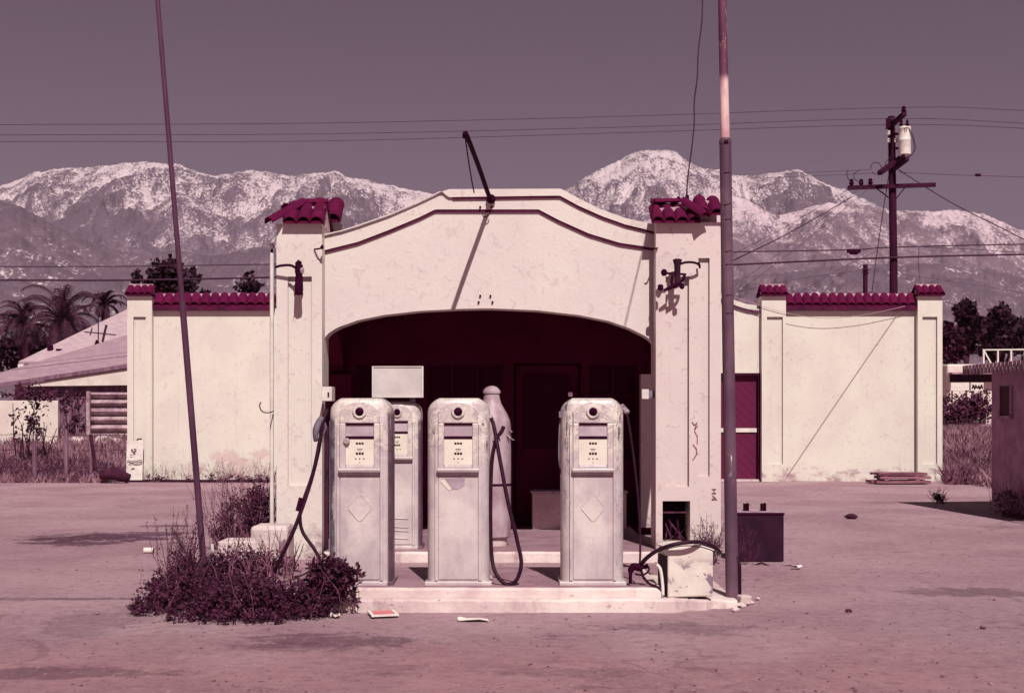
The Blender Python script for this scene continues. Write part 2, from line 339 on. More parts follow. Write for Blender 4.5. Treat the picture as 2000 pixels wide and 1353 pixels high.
# ------------------------------------------------------------------ mesh helpers
class MB:
    def __init__(s): s.v = []; s.f = []
    def add(s, vs, fs):
        o = len(s.v); s.v += [tuple(p) for p in vs]; s.f += [tuple(i+o for i in f) for f in fs]; return s
    def box(s, x0, x1, y0, y1, z0, z1):
        return s.add([(x0, y0, z0), (x1, y0, z0), (x1, y1, z0), (x0, y1, z0), (x0, y0, z1), (x1, y0, z1), (x1, y1, z1), (x0, y1, z1)],
                     [(3, 2, 1, 0), (4, 5, 6, 7), (0, 1, 5, 4), (1, 2, 6, 5), (2, 3, 7, 6), (3, 0, 4, 7)])
    def obox(s, c, ax, ay, az):      # oriented box from centre and half axes
        c = Vector(c); ax, ay, az = Vector(ax), Vector(ay), Vector(az); vs = []
        for k in (-1, 1):
            for i, j in ((-1, -1), (1, -1), (1, 1), (-1, 1)): vs.append(c+ax*i+ay*j+az*k)
        return s.add(vs, [(3, 2, 1, 0), (4, 5, 6, 7), (0, 1, 5, 4), (1, 2, 6, 5), (2, 3, 7, 6), (3, 0, 4, 7)])
    def bar(s, a, b, w, h=None):
        a, b = Vector(a), Vector(b); h = h or w; d = (b-a); u = d.normalized()
        n = u.cross(Vector((0, 0, 1)))
        if n.length < .01: n = Vector((1, 0, 0))
        n.normalize(); m = n.cross(u)
        return s.obox((a+b)/2, d/2, n*w/2, m*h/2)
    def tube(s, pts, r, n=8, cap=True):
        pts = [Vector(p) for p in pts]; N = len(pts)
        rs = r if isinstance(r, (list, tuple)) else [r]*N
        o = len(s.v); prev = None
        for i, p in enumerate(pts):
            d = (pts[min(i+1, N-1)]-pts[max(i-1, 0)])
            d = d.normalized() if d.length > 1e-9 else Vector((0, 0, 1))
            if prev is None:
                a = Vector((0, 0, 1)) if abs(d.z) < .9 else Vector((1, 0, 0))
                u = d.cross(a).normalized()
            else:
                u = (prev-d*prev.dot(d)); u = u.normalized() if u.length > 1e-6 else d.orthogonal().normalized()
            prev = u; w = d.cross(u)
            for k in range(n):
                t = 2*math.pi*k/n; s.v.append(tuple(p+(u*math.cos(t)+w*math.sin(t))*rs[i]))
        for i in range(N-1):
            for k in range(n):
                a = o+i*n+k; b = o+i*n+(k+1) % n; s.f.append((a, b, b+n, a+n))
        if cap:
            s.f.append(tuple(o+k for k in range(n))[::-1]); s.f.append(tuple(o+(N-1)*n+k for k in range(n)))
        return s
    def lathe(s, prof, c, n=24, axis='z'):
        o = len(s.v); c = Vector(c)
        for (r, h) in prof:
            for k in range(n):
                t = 2*math.pi*k/n; a, b = r*math.cos(t), r*math.sin(t)
                s.v.append(tuple(c+(Vector((a, b, h)) if axis == 'z' else Vector((a, -h, b)) if axis == 'y' else Vector((h, a, b)))))
        for i in range(len(prof)-1):
            for k in range(n):
                a = o+i*n+k; b = o+i*n+(k+1) % n; s.f.append((a, b, b+n, a+n))
        s.f.append(tuple(o+k for k in range(n))[::-1]); s.f.append(tuple(o+(len(prof)-1)*n+k for k in range(n)))
        return s
    def wall(s, xs, top, bot, y0, y1):
        N = len(xs); o = len(s.v)
        for i in range(N): s.v += [(xs[i], y0, bot[i]), (xs[i], y0, top[i]), (xs[i], y1, bot[i]), (xs[i], y1, top[i])]
        for i in range(N-1):
            a = o+4*i; b = a+4
            s.f += [(a, b, b+1, a+1), (b+2, a+2, a+3, b+3), (a+1, b+1, b+3, a+3), (b, a, a+2, b+2)]
        s.f += [(o, o+1, o+3, o+2), (o+4*(N-1)+1, o+4*(N-1), o+4*(N-1)+2, o+4*(N-1)+3)]
        return s
    def poly(s, pts, y0, y1):     # prism of an XZ polygon
        n = len(pts); o = len(s.v)
        s.v += [(p[0], y0, p[1]) for p in pts]+[(p[0], y1, p[1]) for p in pts]
        s.f.append(tuple(range(o, o+n))); s.f.append(tuple(range(o+2*n-1, o+n-1, -1)))
        for i in range(n): j = (i+1) % n; s.f.append((o+j, o+i, o+n+i, o+n+j))
        return s
    def faced(s, x0, x1, y0, y1, z0, z1, holes):
        xs = sorted({x0, x1, *[h[0] for h in holes], *[h[1] for h in holes]}); zs = sorted({z0, z1, *[h[2] for h in holes], *[h[3] for h in holes]})
        def dep(x, z):
            for h in holes:
                if h[0] < x < h[1] and h[2] < z < h[3]: return h[4]
            return 0
        D = [[dep((xs[i]+xs[i+1])/2, (zs[j]+zs[j+1])/2) for j in range(len(zs)-1)] for i in range(len(xs)-1)]
        for i in range(len(xs)-1):
            for j in range(len(zs)-1):
                y = y0+D[i][j]; a, b, c, d = xs[i], xs[i+1], zs[j], zs[j+1]
                s.add([(a, y, c), (b, y, c), (b, y, d), (a, y, d)], [(0, 1, 2, 3)])
                if i+1 < len(xs)-1 and D[i][j] != D[i+1][j]:
                    y2 = y0+D[i+1][j]; s.add([(b, y, c), (b, y2, c), (b, y2, d), (b, y, d)], [(0, 1, 2, 3)])
                if j+1 < len(zs)-1 and D[i][j] != D[i][j+1]:
                    y2 = y0+D[i][j+1]; s.add([(a, y, d), (b, y, d), (b, y2, d), (a, y2, d)], [(0, 1, 2, 3)])
        s.add([(x0, y0, z0), (x1, y0, z0), (x1, y1, z0), (x0, y1, z0), (x0, y0, z1), (x1, y0, z1), (x1, y1, z1), (x0, y1, z1)],
              [(3, 2, 1, 0), (4, 5, 6, 7), (1, 2, 6, 5), (2, 3, 7, 6), (3, 0, 4, 7)])
        return s
    def xform(s, M, start=0):
        for i in range(start, len(s.v)): s.v[i] = tuple(M @ Vector(s.v[i]))
        return s

ORG = {}
def V(*a): return Vector(a)
gz = lambda px, py: Vector((X_(px, GY(py)), GY(py), 0))
def tag(o, label=None, cat=None, group=None, kind=None):
    for k, v in (('label', label), ('category', cat), ('group', group), ('kind', kind)):
        if v: o[k] = v
    return o
def thing(name, loc, label, cat, group=None):
    o = bpy.data.objects.new(name, None); COL.objects.link(o); o.location = loc; o.empty_display_size = .2
    ORG[o.name] = Vector(loc); return tag(o, label, cat, group)
def obj(name, mb, mat, parent=None, origin=None, bevel=0, smooth=False, weld=False):
    off = ORG[parent.name] if parent is not None else Vector(origin or (0, 0, 0))
    me = bpy.data.meshes.new(name)
    me.from_pydata([tuple(Vector(v)-off) for v in mb.v], [], mb.f); me.update()
    if weld or smooth:
        bm = bmesh.new(); bm.from_mesh(me); bmesh.ops.remove_doubles(bm, verts=bm.verts, dist=1e-5)
        bmesh.ops.recalc_face_normals(bm, faces=bm.faces); bm.to_mesh(me); bm.free()
    o = bpy.data.objects.new(name, me); COL.objects.link(o); me.materials.append(mat)
    if parent is not None: o.parent = parent
    else: o.location = off
    ORG[o.name] = off
    if bevel:
        m = o.modifiers.new('bevel', 'BEVEL'); m.width = bevel; m.segments = 2; m.limit_method = 'ANGLE'; m.angle_limit = R(40)
    if smooth:
        for p in me.polygons: p.use_smooth = True
        if smooth != 'all':
            try: me.set_sharp_from_angle(angle=R(40))
            except Exception: pass
    return o
def single(name, mb, mat, origin, label, cat, group=None, **k):
    return tag(obj(name, mb, mat, None, origin, **k), label, cat, group)
def spline(pts, n=8):
    pts = [Vector(p) for p in pts]; out = []
    for i in range(len(pts)-1):
        p0, p1, p2, p3 = pts[max(i-1, 0)], pts[i], pts[i+1], pts[min(i+2, len(pts)-1)]
        for k in range(n):
            t = k/n; out.append(.5*((2*p1)+(p2-p0)*t+(2*p0-5*p1+4*p2-p3)*t*t+(3*p1-p0-3*p2+p3)*t**3))
    out.append(pts[-1]); return out
def rnd(a, b): return random.uniform(a, b)
def rvec():
    while True:
        v = Vector((rnd(-1, 1), rnd(-1, 1), rnd(-1, 1)))
        if .05 < v.length < 1: return v.normalized()

# ------------------------------------------------------------------ camera, light, sky
cam = bpy.data.objects.new('camera', bpy.data.cameras.new('camera')); COL.objects.link(cam)
cam.data.sensor_width = 36; cam.data.lens = 36*F/2000; cam.location = (0, 0, EYE); cam.rotation_euler = (R(90), 0, 0)
cam.data.shift_y = (HY-676.5)/2000; cam.data.clip_end = 30000; cam.data.clip_start = .1
sc.camera = cam
EL, AZ = R(48), R(12.5)
sd = Vector((math.sin(AZ)*math.cos(EL), -math.cos(AZ)*math.cos(EL), math.sin(EL)))
sun = bpy.data.objects.new('sun', bpy.data.lights.new('sun', 'SUN')); COL.objects.link(sun)
sun.data.energy = 4.1; sun.data.angle = R(.5); sun.data.color = (1, .98, .925)
sun.rotation_euler = (-sd).to_track_quat('-Z', 'Y').to_euler(); sun.location = (20, -30, 40)
w = bpy.data.worlds.new('World'); sc.world = w; w.use_nodes = True; nt = w.node_tree; nt.nodes.clear()
sky = nt.nodes.new('ShaderNodeTexSky'); sky.sky_type = 'NISHITA'; sky.sun_disc = False
sky.sun_elevation = EL; sky.sun_rotation = R(180)-AZ; sky.altitude = 400; sky.air_density = .8; sky.dust_density = .6; sky.ozone_density = 1
hs = nt.nodes.new('ShaderNodeHueSaturation'); hs.inputs['Saturation'].default_value = .22
mx = nt.nodes.new('ShaderNodeMix'); mx.data_type = 'RGBA'; mx.blend_type = 'MULTIPLY'; mx.inputs[0].default_value = 1; mx.inputs[7].default_value = (.58, .33, .47, 1)
bg = nt.nodes.new('ShaderNodeBackground'); bg.inputs[1].default_value = .05; wo = nt.nodes.new('ShaderNodeOutputWorld')
nt.links.new(sky.outputs[0], hs.inputs['Color']); nt.links.new(hs.outputs[0], mx.inputs[6]); nt.links.new(mx.outputs[2], bg.inputs[0]); nt.links.new(bg.outputs[0], wo.inputs[0])
vs = sc.view_settings; vs.view_transform = 'Standard'; vs.look = 'None'; vs.exposure = 0; vs.gamma = 1
sc.render.engine = 'CYCLES'; sc.cycles.use_denoising = True; sc.cycles.max_bounces = 6; sc.cycles.diffuse_bounces = 1
sc.cycles.volume_bounces = 0; sc.cycles.use_adaptive_sampling = True; sc.cycles.adaptive_threshold = .01
try: sc.cycles.denoiser = 'OPENIMAGEDENOISE'
except Exception: pass

# ------------------------------------------------------------------ noise for terrain
def vnoise(x, y, seed):
    xi = np.floor(x).astype(np.int64); yi = np.floor(y).astype(np.int64); xf = x-xi; yf = y-yi
    def h(a, b):
        n = (a*374761393+b*668265263+seed*982451653) & 0x7fffffff
        n = ((n ^ (n >> 13))*1274126177) & 0x7fffffff
        return ((n ^ (n >> 16)) & 0xffff)/65535.0
    u = xf*xf*xf*(xf*(xf*6-15)+10); v = yf*yf*yf*(yf*(yf*6-15)+10)
    return (h(xi, yi)*(1-u)+h(xi+1, yi)*u)*(1-v)+(h(xi, yi+1)*(1-u)+h(xi+1, yi+1)*u)*v
def ridged(x, y, seed, oct=5):
    s = 0; a = 1; t = 0
    for k in range(oct):
        s = s+a*(1-np.abs(2*vnoise(x, y, seed+k)-1)); t += a; a *= .52; x = x*2.07+3.1; y = y*2.07+1.7
    return s/t
def fbm(x, y, seed, oct=4):
    s = 0; a = 1; t = 0
    for k in range(oct):
        s = s+a*vnoise(x, y, seed+k); t += a; a *= .5; x = x*2.03+1.3; y = y*2.03+4.7
    return s/t

def mountain(name, prof, Yf, Yc, seed, amp, mat, px0=-420, px1=2420, step=2.0, rows=250, spur=1.0, power=1.15):
    pxs = np.arange(px0, px1, step); pp = np.array(prof, float)
    cy = np.interp(pxs, pp[:, 0], pp[:, 1])
    cy = cy+(fbm(pxs/22., pxs*0, seed+40, 4)-.5)*13*amp/.2*.6+(fbm(pxs/6., pxs*0, seed+60, 3)-.5)*4
    crest = np.maximum((HY-cy)/F*Yc, 2.0)
    t = np.concatenate([np.linspace(0, 1, rows), np.linspace(1.03, 1.35, 12)])
    PX, T = np.meshgrid(pxs, t); CR = np.broadcast_to(crest, PX.shape)
    Y = Yf+(Yc-Yf)*T; X = (PX-HX)/F*Yc*(.25+.75*np.minimum(Y/Yc, 1.0)) if False else (PX-HX)/F*Y
    s = np.where(T <= 1, np.clip(T, 0, 1)**power, 1-(T-1)*1.2)
    wx = X/420.+(fbm(X/500., Y/500., seed+9)-.5)*1.6; wy = Y/(1150.*spur)+(fbm(X/600.+7, Y/600., seed+19)-.5)*.8
    rg = ridged(wx, wy, seed, 6)
    env = np.clip(T, 0, 1)**.7*np.clip((1-T)*7, 0, 1)
    sm = fbm(X/70., Y/90., seed+31, 4)
    r2 = ridged(wx*3.3+5, wy*2.4+2+(fbm(X/170., Y/300., seed+77)-.5)*.9, seed+5, 4)
    r3 = ridged(X/46.+(fbm(X/120., Y/150., seed+83)-.5)*2.2, Y/120.+7, seed+15, 3)
    Zz = CR*s+(rg-.62)*amp*CR.max()*env*1.5+(sm-.5)*.03*CR.max()*env+((r2-.6)*.07+(r3-.6)*.022)*CR.max()*env
    Zz = np.minimum(Zz, CR*np.clip(T, 0, 1)+1e-3+np.where(T > 1, 1e9, 0)*0+ (T*0+ .0)) if False else Zz
    # keep every slope under the line of sight to the crest
    lim = EYE+(CR-EYE)*(Y/Yc)*.995
    Zz = np.where(T < .985, np.minimum(Zz, lim), Zz)
    Zz = np.where(T == 0, -2, Zz)
    nr, nc = PX.shape
    co = np.stack([X, Y, Zz], -1).reshape(-1, 3)
    idx = np.arange(nr*nc).reshape(nr, nc)
    fa = np.stack([idx[:-1, :-1], idx[:-1, 1:], idx[1:, 1:], idx[1:, :-1]], -1).reshape(-1, 4)
    me = bpy.data.meshes.new(name); me.vertices.add(len(co)); me.vertices.foreach_set('co', co.ravel().astype(np.float32))
    me.loops.add(fa.size); me.loops.foreach_set('vertex_index', fa.ravel().astype(np.int32))
    me.polygons.add(len(fa)); me.polygons.foreach_set('loop_start', np.arange(0, fa.size, 4, dtype=np.int32)); me.polygons.foreach_set('loop_total', np.full(len(fa), 4, np.int32))
    me.update(calc_edges=True); me.validate()
    a = me.attributes.new('rel', 'FLOAT', 'POINT'); a.data.foreach_set('value', ((rg-.6)*1.3+(r2-.6)*1.5+(r3-.6)*1.5).ravel().astype(np.float32))
    me.polygons.foreach_set('use_smooth', np.ones(len(me.polygons), bool))
    o = bpy.data.objects.new(name, me); COL.objects.link(o); me.materials.append(mat); o['kind'] = 'structure'
    return o

FAR = [(-420, 520), (-150, 425), (0, 362), (35, 350), (60, 338), (110, 328), (180, 325), (240, 318), (290, 317), (345, 320), (380, 332), (420, 345), (440, 340), (490, 332), (530, 335), (560, 342), (620, 338), (650, 333), (680, 345), (720, 352), (770, 362), (830, 375), (900, 388), (1000, 396), (1080, 380), (1110, 368), (1140, 346), (1180, 326), (1220, 306), (1250, 293), (1300, 292), (1322, 298), (1345, 318), (1365, 328), (1410, 330), (1440, 344), (1480, 342), (1520, 336), (1555, 332), (1580, 340), (1610, 358), (1650, 370), (1700, 395), (1740, 415), (1900, 450), (2420, 560)]
MID = [(-420, 760), (1000, 640), (1120, 520), (1230, 445), (1330, 398), (1400, 376), (1440, 382), (1518, 421), (1560, 410), (1617, 395), (1680, 398), (1738, 409), (1800, 412), (1866, 409), (1930, 420), (1985, 445), (2100, 480), (2420, 560)]
FOOT = [(-420, 330), (-100, 372), (30, 398), (80, 424), (140, 456), (190, 478), (260, 496), (330, 488), (420, 500), (500, 480), (560, 486), (700, 540), (1000, 590), (1300, 580), (1450, 540), (1600, 520), (1800, 512), (1985, 530), (2420, 520)]
ROCK = lin(128, 103, 118, 1.05); ROCK2 = lin(108, 84, 102, 1.05)
MF = mtn_mat('snowy_far_slopes', 600, 1640, .8, ROCK, ROCK2, .27, (lin(226, 204, 207), lin(208, 184, 191)))
MM = mtn_mat('snowy_near_slopes', 470, 1080, .6, lin(140, 112, 126, 1.05), lin(124, 98, 114, 1.05), .4, (lin(226, 200, 206), lin(206, 176, 186)))
MS = mtn_mat('speckled_spur', 560, 1560, .5, ROCK, ROCK2, .3, (lin(224, 202, 206), lin(206, 180, 188)))
MH = mtn_mat('bare_foothills', 1500, 3400, .2, lin(124, 98, 112, 1.05), lin(112, 88, 104, 1.05))
mountain('mountains', FAR, 3600, 6800, 11, .17, MF)
mountain('mountains', MID, 3300, 5300, 23, .14, MM, px0=900, step=2.0, rows=200)
SPUR = [(-420, 700), (40, 620), (130, 520), (200, 470), (260, 438), (310, 400), (345, 374), (372, 384), (420, 416), (480, 444), (560, 474), (660, 500), (760, 540), (1000, 700), (2420, 800)]
mountain('mountains', SPUR, 3500, 6000, 51, .10, MS, px0=-100, px1=1000, step=2.0, rows=200)
mountain('hills', FOOT, 2300, 4300, 37, .07, MH, step=2.6, rows=150, power=1.0)

# ------------------------------------------------------------------ ground
gx = np.concatenate([-np.geomspace(5500, 30, 18), np.arange(-28, 28.1, 1.0), np.geomspace(30, 5500, 18)])
gy = np.concatenate([[-60, -20], np.arange(-4, 60.1, 1.0), np.geomspace(66, 8600, 22)])
def ss(a, b, v): t = min(1, max(0, (v-a)/(b-a))); return t*t*(3-2*t)
def gh(x, y):      # grassy banks left and right of the garage
    return (.8*ss(30, 37, y)*ss(-9.6, -11.2, x)+.8*ss(29, 40, y)*ss(10.6, 12.4, x))*(1-ss(75, 140, y))
m = MB()
for y in gy:
    for x in gx:
        z = 0.0
        if abs(x) < 28 and 2 < y < 60:
            z = .02*(float(fbm(np.array([x/3.1]), np.array([y/3.1]), 5)[0])-.6)
        m.v.append((x, y, min(z, 0)+gh(x, y)))
n = len(gx)
for j in range(len(gy)-1):
    for i in range(n-1):
        m.f.append((j*n+i, j*n+i+1, (j+1)*n+i+1, (j+1)*n+i))
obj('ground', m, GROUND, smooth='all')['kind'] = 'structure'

# haze: one closed box of thin air around everything
hz = MB().box(-5900, 5900, -90, 9200, -3, 1700)
t = bpy.data.materials.new('thin_haze'); t.use_nodes = True; t.node_tree.nodes.clear()
ho = t.node_tree.nodes.new('ShaderNodeOutputMaterial'); hv = t.node_tree.nodes.new('ShaderNodeVolumePrincipled')
hv.inputs['Color'].default_value = (.95, .80, .88, 1); hv.inputs['Density'].default_value = 3.3e-5; hv.inputs['Anisotropy'].default_value = 0
t.node_tree.links.new(hv.outputs[0], ho.inputs['Volume'])
obj('haze', hz, t)['kind'] = 'stuff'

# ------------------------------------------------------------------ tiles
def tile_slope(mb, x0, x1, ye, ze, yr, zr, n, r=None, th=.014, rows=1, jit=.004, lift=0):
    """n barrel tiles side by side sloping from eave (ye,ze) up to ridge (yr,zr)"""
    w = (x1-x0)/n; r = r or w*.54; K = 8
    o = len(mb.v); q = .012; dy = (ye-yr)*.04
    mb.v += [(x0, ye-dy, ze+q), (x1, ye-dy, ze+q), (x1, yr, zr+q), (x0, yr, zr+q), (x0, ye-dy, ze-q), (x1, ye-dy, ze-q), (x1, yr, zr-q), (x0, yr, zr-q)]
    mb.f += [(o, o+1, o+2, o+3), (o+7, o+6, o+5, o+4), (o, o+4, o+5, o+1), (o+1, o+5, o+6, o+2), (o+3, o+2, o+6, o+7), (o, o+3, o+7, o+4)]
    for row in range(rows):
        t0 = row/rows-.02*(row > 0); t1 = (row+1)/rows+.06*(row < rows-1)
        for i in range(n):
            cx = x0+w*(i+.5)+rnd(-jit, jit); dz = rnd(-jit, jit)+row*.012+lift; o = len(mb.v)
            for (t, rr) in ((t0, r), (t1, r*.93)):
                y = ye+(yr-ye)*t; z = ze+(zr-ze)*t+dz
                for q in (rr, rr-th):
                    for k in range(K+1):
                        a = math.pi*k/K; mb.v.append((cx-q*math.cos(a), y-(math.sin(a)*q*.25), z+math.sin(a)*q*.85))
            m_ = K+1
            for k in range(K):
                mb.f += [(o+k, o+k+1, o+2*m_+k+1, o+2*m_+k), (o+m_+k+1, o+m_+k, o+3*m_+k, o+3*m_+k+1),
                         (o+k+1, o+k, o+m_+k, o+m_+k+1), (o+2*m_+k, o+2*m_+k+1, o+3*m_+k+1, o+3*m_+k)]
    return mb
def barrel(mb, a, b, r, th=.016, K=9, flat=.9):
    a, b = Vector(a), Vector(b); d = (b-a).normalized(); sx = d.cross(Vector((0, 0, 1)))
    sx = sx.normalized() if sx.length > .01 else Vector((1, 0, 0)); up = sx.cross(d).normalized(); o = len(mb.v); m_ = K+1
    for (p, rr) in ((a, r), (b, r*.86)):
        for q in (rr, rr-th):
            for k in range(K+1):
                t = math.pi*k/K; mb.v.append(tuple(p+sx*(q*math.cos(t))+up*(q*math.sin(t)*flat)))
    for k in range(K):
        mb.f += [(o+k, o+k+1, o+2*m_+k+1, o+2*m_+k), (o+m_+k+1, o+m_+k, o+3*m_+k, o+3*m_+k+1),
                 (o+k+1, o+k, o+m_+k, o+m_+k+1), (o+2*m_+k, o+2*m_+k+1, o+3*m_+k+1, o+3*m_+k)]
    return mb

# ------------------------------------------------------------------ garage building (wings at the back)
YW = 30.0
gar = thing('garage_building', (0, YW, 0), 'long low cream stucco garage with red tiled coping behind the arched canopy', 'building')
def wx(px, Y=YW): return X_(px, Y)
zc = Z_(600, YW)
body = MB()
xl, xr = wx(252), wx(1838)
dx0, dx1 = wx(1404), wx(1487)
zd = Z_(728, YW)
# front wall with a doorway, as one faced sheet
body.faced(xl+.02, xr-.02, YW+.1, YW+.4, 0, zc-.02, [(dx0, dx1, 0.0, zd, .22)])
obj('front_wall', body, WALL, gar)
for a, b in ((xl+.02, xl+.3), (xr-.3, xr-.02)): obj('side_wall', MB().box(a, b, YW+.41, YW+11, 0, zc-.04), WALL, gar)
obj('flat_roof', MB().box(xl+.31, xr-.31, YW+.41, YW+11, zc-.5, zc-.35), SHEDR, gar)
obj('rear_wall', MB().box(xl+.31, xr-.31, YW+10.7, YW+10.98, 0, zc-.52), WALL, gar)
# raised parapet with curved moulded edge beside the door
xs = [wx(p) for p in (1395, 1420, 1440, 1460, 1484)]
obj('parapet', MB().wall(xs, [Z_(p, YW) for p in (566, 577, 587, 593, 596)], [zc-.021]*5, YW+.1, YW+.4), WALL, gar)
obj('parapet_moulding', MB().wall(xs, [Z_(p, YW) for p in (575, 588, 597, 603, 606)], [Z_(p, YW) for p in (580, 593, 602, 608, 611)], YW+.05, YW+.098), INK, gar)
for (a, b, hl, hr) in ((250, 298, 262, 286), (1487, 1534, 1497, 1528), (1791, 1839, 1800, 1829)):
    pz = Z_(577, YW)
    pl = obj('pilaster', MB().faced(wx(a), wx(b), YW-.06, YW+.5, 0, pz, [(wx(hl), wx(hr), Z_(906, YW), Z_(619, YW), .06)]), WALL, gar)
    tb = MB(); tile_slope(tb, wx(a)-.03, wx(b)+.03, YW-.17, pz+.0, YW+.13, pz+.22, 4)
    tb.box(wx(a)-.01, wx(b)+.01, YW-.12, YW+.5, pz-.02, pz+.03); tb.v[-8:] = tb.v[-8:]
    tile_slope(tb, wx(a)-.03, wx(b)+.03, YW+.49, pz+.0, YW+.15, pz+.22, 4)
    obj('tile_cap', tb, TILE, pl, smooth=True)
    obj('mortar', MB().box(wx(a)+.01, wx(b)-.01, YW+.08, YW+.2, pz+.031, pz+.275), MORTAR, pl)
for (a, b, nn) in ((299, 536, 13), (1535, 1790, 15)):
    tb = MB(); z0 = Z_(598, YW)
    tile_slope(tb, wx(a), wx(b), YW-.03, z0, YW+.18, z0+.25, nn)
    tile_slope(tb, wx(a), wx(b), YW+.41, z0, YW+.2, z0+.25, nn)
    obj('tile_coping', tb, TILE, gar, smooth=True)
    obj('coping_underside', MB().box(wx(a)+.004, wx(b)-.004, YW-.02, YW+.5, z0-.1, z0+.02), MAROON, gar)
    mm = MB(); ww = (wx(b)-wx(a))/nn
    for i in range(nn): mm.add([(wx(a)+ww*i-.05, YW+.22, z0+.15), (wx(a)+ww*i+.05, YW+.22, z0+.15), (wx(a)+ww*i+.06, YW+.28, z0+.26), (wx(a)+ww*i-.06, YW+.28, z0+.26)], [(0, 1, 2, 3)])
    obj('mortar', MB().box(wx(a)+.02, wx(b)-.02, YW+.15, YW+.23, z0+.03, z0+.31), MORTAR, gar)
# door
dr = obj('door', MB().box(dx0+.06, dx1-.05, YW+.255, YW+.315, .05, zd-.05), DOORP, gar)
dr['label'] = 'tall maroon door of diagonal boards with a pale cross rail'
obj('door_rail', MB().box(dx0+.07, dx1-.06, YW+.22, YW+.253, Z_(844, YW), Z_(836, YW)), WHITEP, dr)
obj('door_frame', MB().box(dx0+.002, dx0+.058, YW+.12, YW+.318, .0, zd-.002).box(dx1-.048, dx1-.002, YW+.12, YW+.318, .0, zd-.002).box(dx0+.06, dx1-.05, YW+.12, YW+.318, zd-.048, zd-.002), MAROON, dr)
obj('threshold', MB().box(dx0+.06, dx1-.05, YW+.02, YW+.25, .0, .045), KERB, gar)
obj('base_kerb', MB().box(wx(252), wx(532), YW-.32, YW-.061, -.02, .05), DARKBOX, gar)

# things against the garage
bd = MB(); bd.obox(P(263, 902, YW-.25)+Vector((0, 0, 0)), (.19, 0, 0), (0, .012, 0), (0, .04, .5))
nb = thing('leaning_notice_board', P(263, 945, YW-.3)*1, 'small white board with dark scrawled lettering leaning on the left garage corner', 'sign')
nb.location.z = 0; ORG[nb.name] = nb.location.copy()
obj('board', bd, WHITEP, nb)
st = MB()
def stroke(mb, pts, Y, wd, dy=.006):
    q = [P(a, b, Y) for a, b in pts]
    for i in range(len(q)-1):
        d = q[i+1]-q[i]; L = d.length
        if L < 1e-4: continue
        u = d/L; nn = Vector((-u.z, 0, u.x)); mb.obox((q[i]+q[i+1])/2, u*(L/2+wd*.4), Vector((0, dy/2, 0)), nn*wd/2)
yb = YW-.292
for ln in ([(248, 900), (252, 899), (256, 901), (262, 899), (268, 900), (273, 898), (277, 899)], [(252, 905), (258, 904), (266, 906), (272, 905), (277, 903)], [(257, 915), (262, 914)], [(254, 888), (258, 888)]):
    stroke(st, ln, yb-.002, .016)
for c in ((258, 878), (264, 877), (262, 883)): stroke(st, [(c[0]-1.3, c[1]), (c[0]+1.3, c[1]+.5)], yb+.012, .03)
obj('lettering', st, INK, nb)
st = MB()
for ln in ([(276, 857), (270, 857), (267, 860), (268, 864), (276, 864)], [(265, 866), (269, 868), (272, 873)], [(262, 931), (279, 912)], [(279, 903), (279, 898)]):
    st = MB(); stroke(st, ln, YW-.064, .03); obj('graffiti_mark', st, INK, gar)
# planks by the right wing
pk = thing('plank_stack', P(1755, 944, 29.0), 'low stack of weathered reddish planks on the ground at the right garage wall', 'planks')
pk.location.z = 0; ORG[pk.name] = pk.location.copy()
for k, (a, b, z, y0, y1) in enumerate(((1700, 1806, .03, 28.6, 29.3), (1712, 1808, .12, 28.7, 29.35), (1708, 1802, .20, 28.75, 29.3))):
    o_ = MB()
    for j in range(3):
        yy = y0+(y1-y0)*j/3; o_.box(X_(a, 29)+rnd(-.05, .05), X_(b, 29)+rnd(-.05, .05), yy, yy+(y1-y0)/3-.015, z, z+.055)
    o_.xform(Matrix.Rotation(R(rnd(-1.5, 1.5)), 4, 'Y') if False else Matrix.Identity(4))
    obj('plank_layer', o_, PLANK, pk)
for a, b, y0, z0, z1 in ((1715, 1722, 28.65, 0, .028), (1785, 1795, 28.65, 0, .028), (1720, 1728, 28.7, .087, .118), (1780, 1788, 28.7, .087, .118), (1720, 1728, 28.76, .177, .198), (1780, 1788, 28.76, .177, .198)):
    obj('support_block', MB().box(X_(a, 29), X_(b, 29), y0, 29.3, z0, z1), PLANK, pk)

# ------------------------------------------------------------------ canopy with office
YP, YF = 13.5, 13.72
can = thing('station_canopy', (0, YF, 0), 'arched cream stucco filling station canopy on two red tiled pillars', 'building')
def cx(px, Y=YF): return X_(px, Y)
pxs = list(range(632, 1278, 6))+[1278]
top = np.interp(pxs, [632, 668, 700, 760, 820, 862, 878, 1095, 1130, 1170, 1220, 1278], [463, 455, 445, 424, 398, 378, 373, 372, 391, 411, 429, 442])
arc_x = [630, 636, 645, 660, 700, 750, 820, 900, 960, 1050, 1130, 1190, 1230, 1260, 1272, 1280]
arc_y = [668, 656, 648, 639, 625, 615, 607, 603, 602, 606, 615, 627, 641, 656, 664, 674]
bot = np.interp(pxs, arc_x, arc_y)
XS = [cx(p) for p in pxs]
obj('facade_wall', MB().wall(XS, [Z_(y, YF) for y in top], [Z_(y, YF) for y in bot], YF, YF+.26), FACADE, can)
low = np.interp(pxs, [632, 700, 760, 820, 850, 1052, 1090, 1150, 1210, 1278], [495, 478, 455, 430, 415, 415, 435, 462, 480, 490])
upp = np.interp(pxs, [632, 862, 876, 880, 1093, 1130, 1175, 1220, 1278], [463, 378, 391, 391, 388, 408, 428, 444, 458]); upp = np.maximum(upp, top+.4)
obj('moulding', MB().wall(XS, [Z_(y-.6, YF) for y in top], [Z_(y-5, YF) for y in low], YF-.032, YF-.002), FACADE, can)
obj('moulding', MB().wall(XS, [Z_(y-1.4, YF) for y in top], [Z_(y-4, YF) for y in upp], YF-.062, YF-.034), FACADE, can)
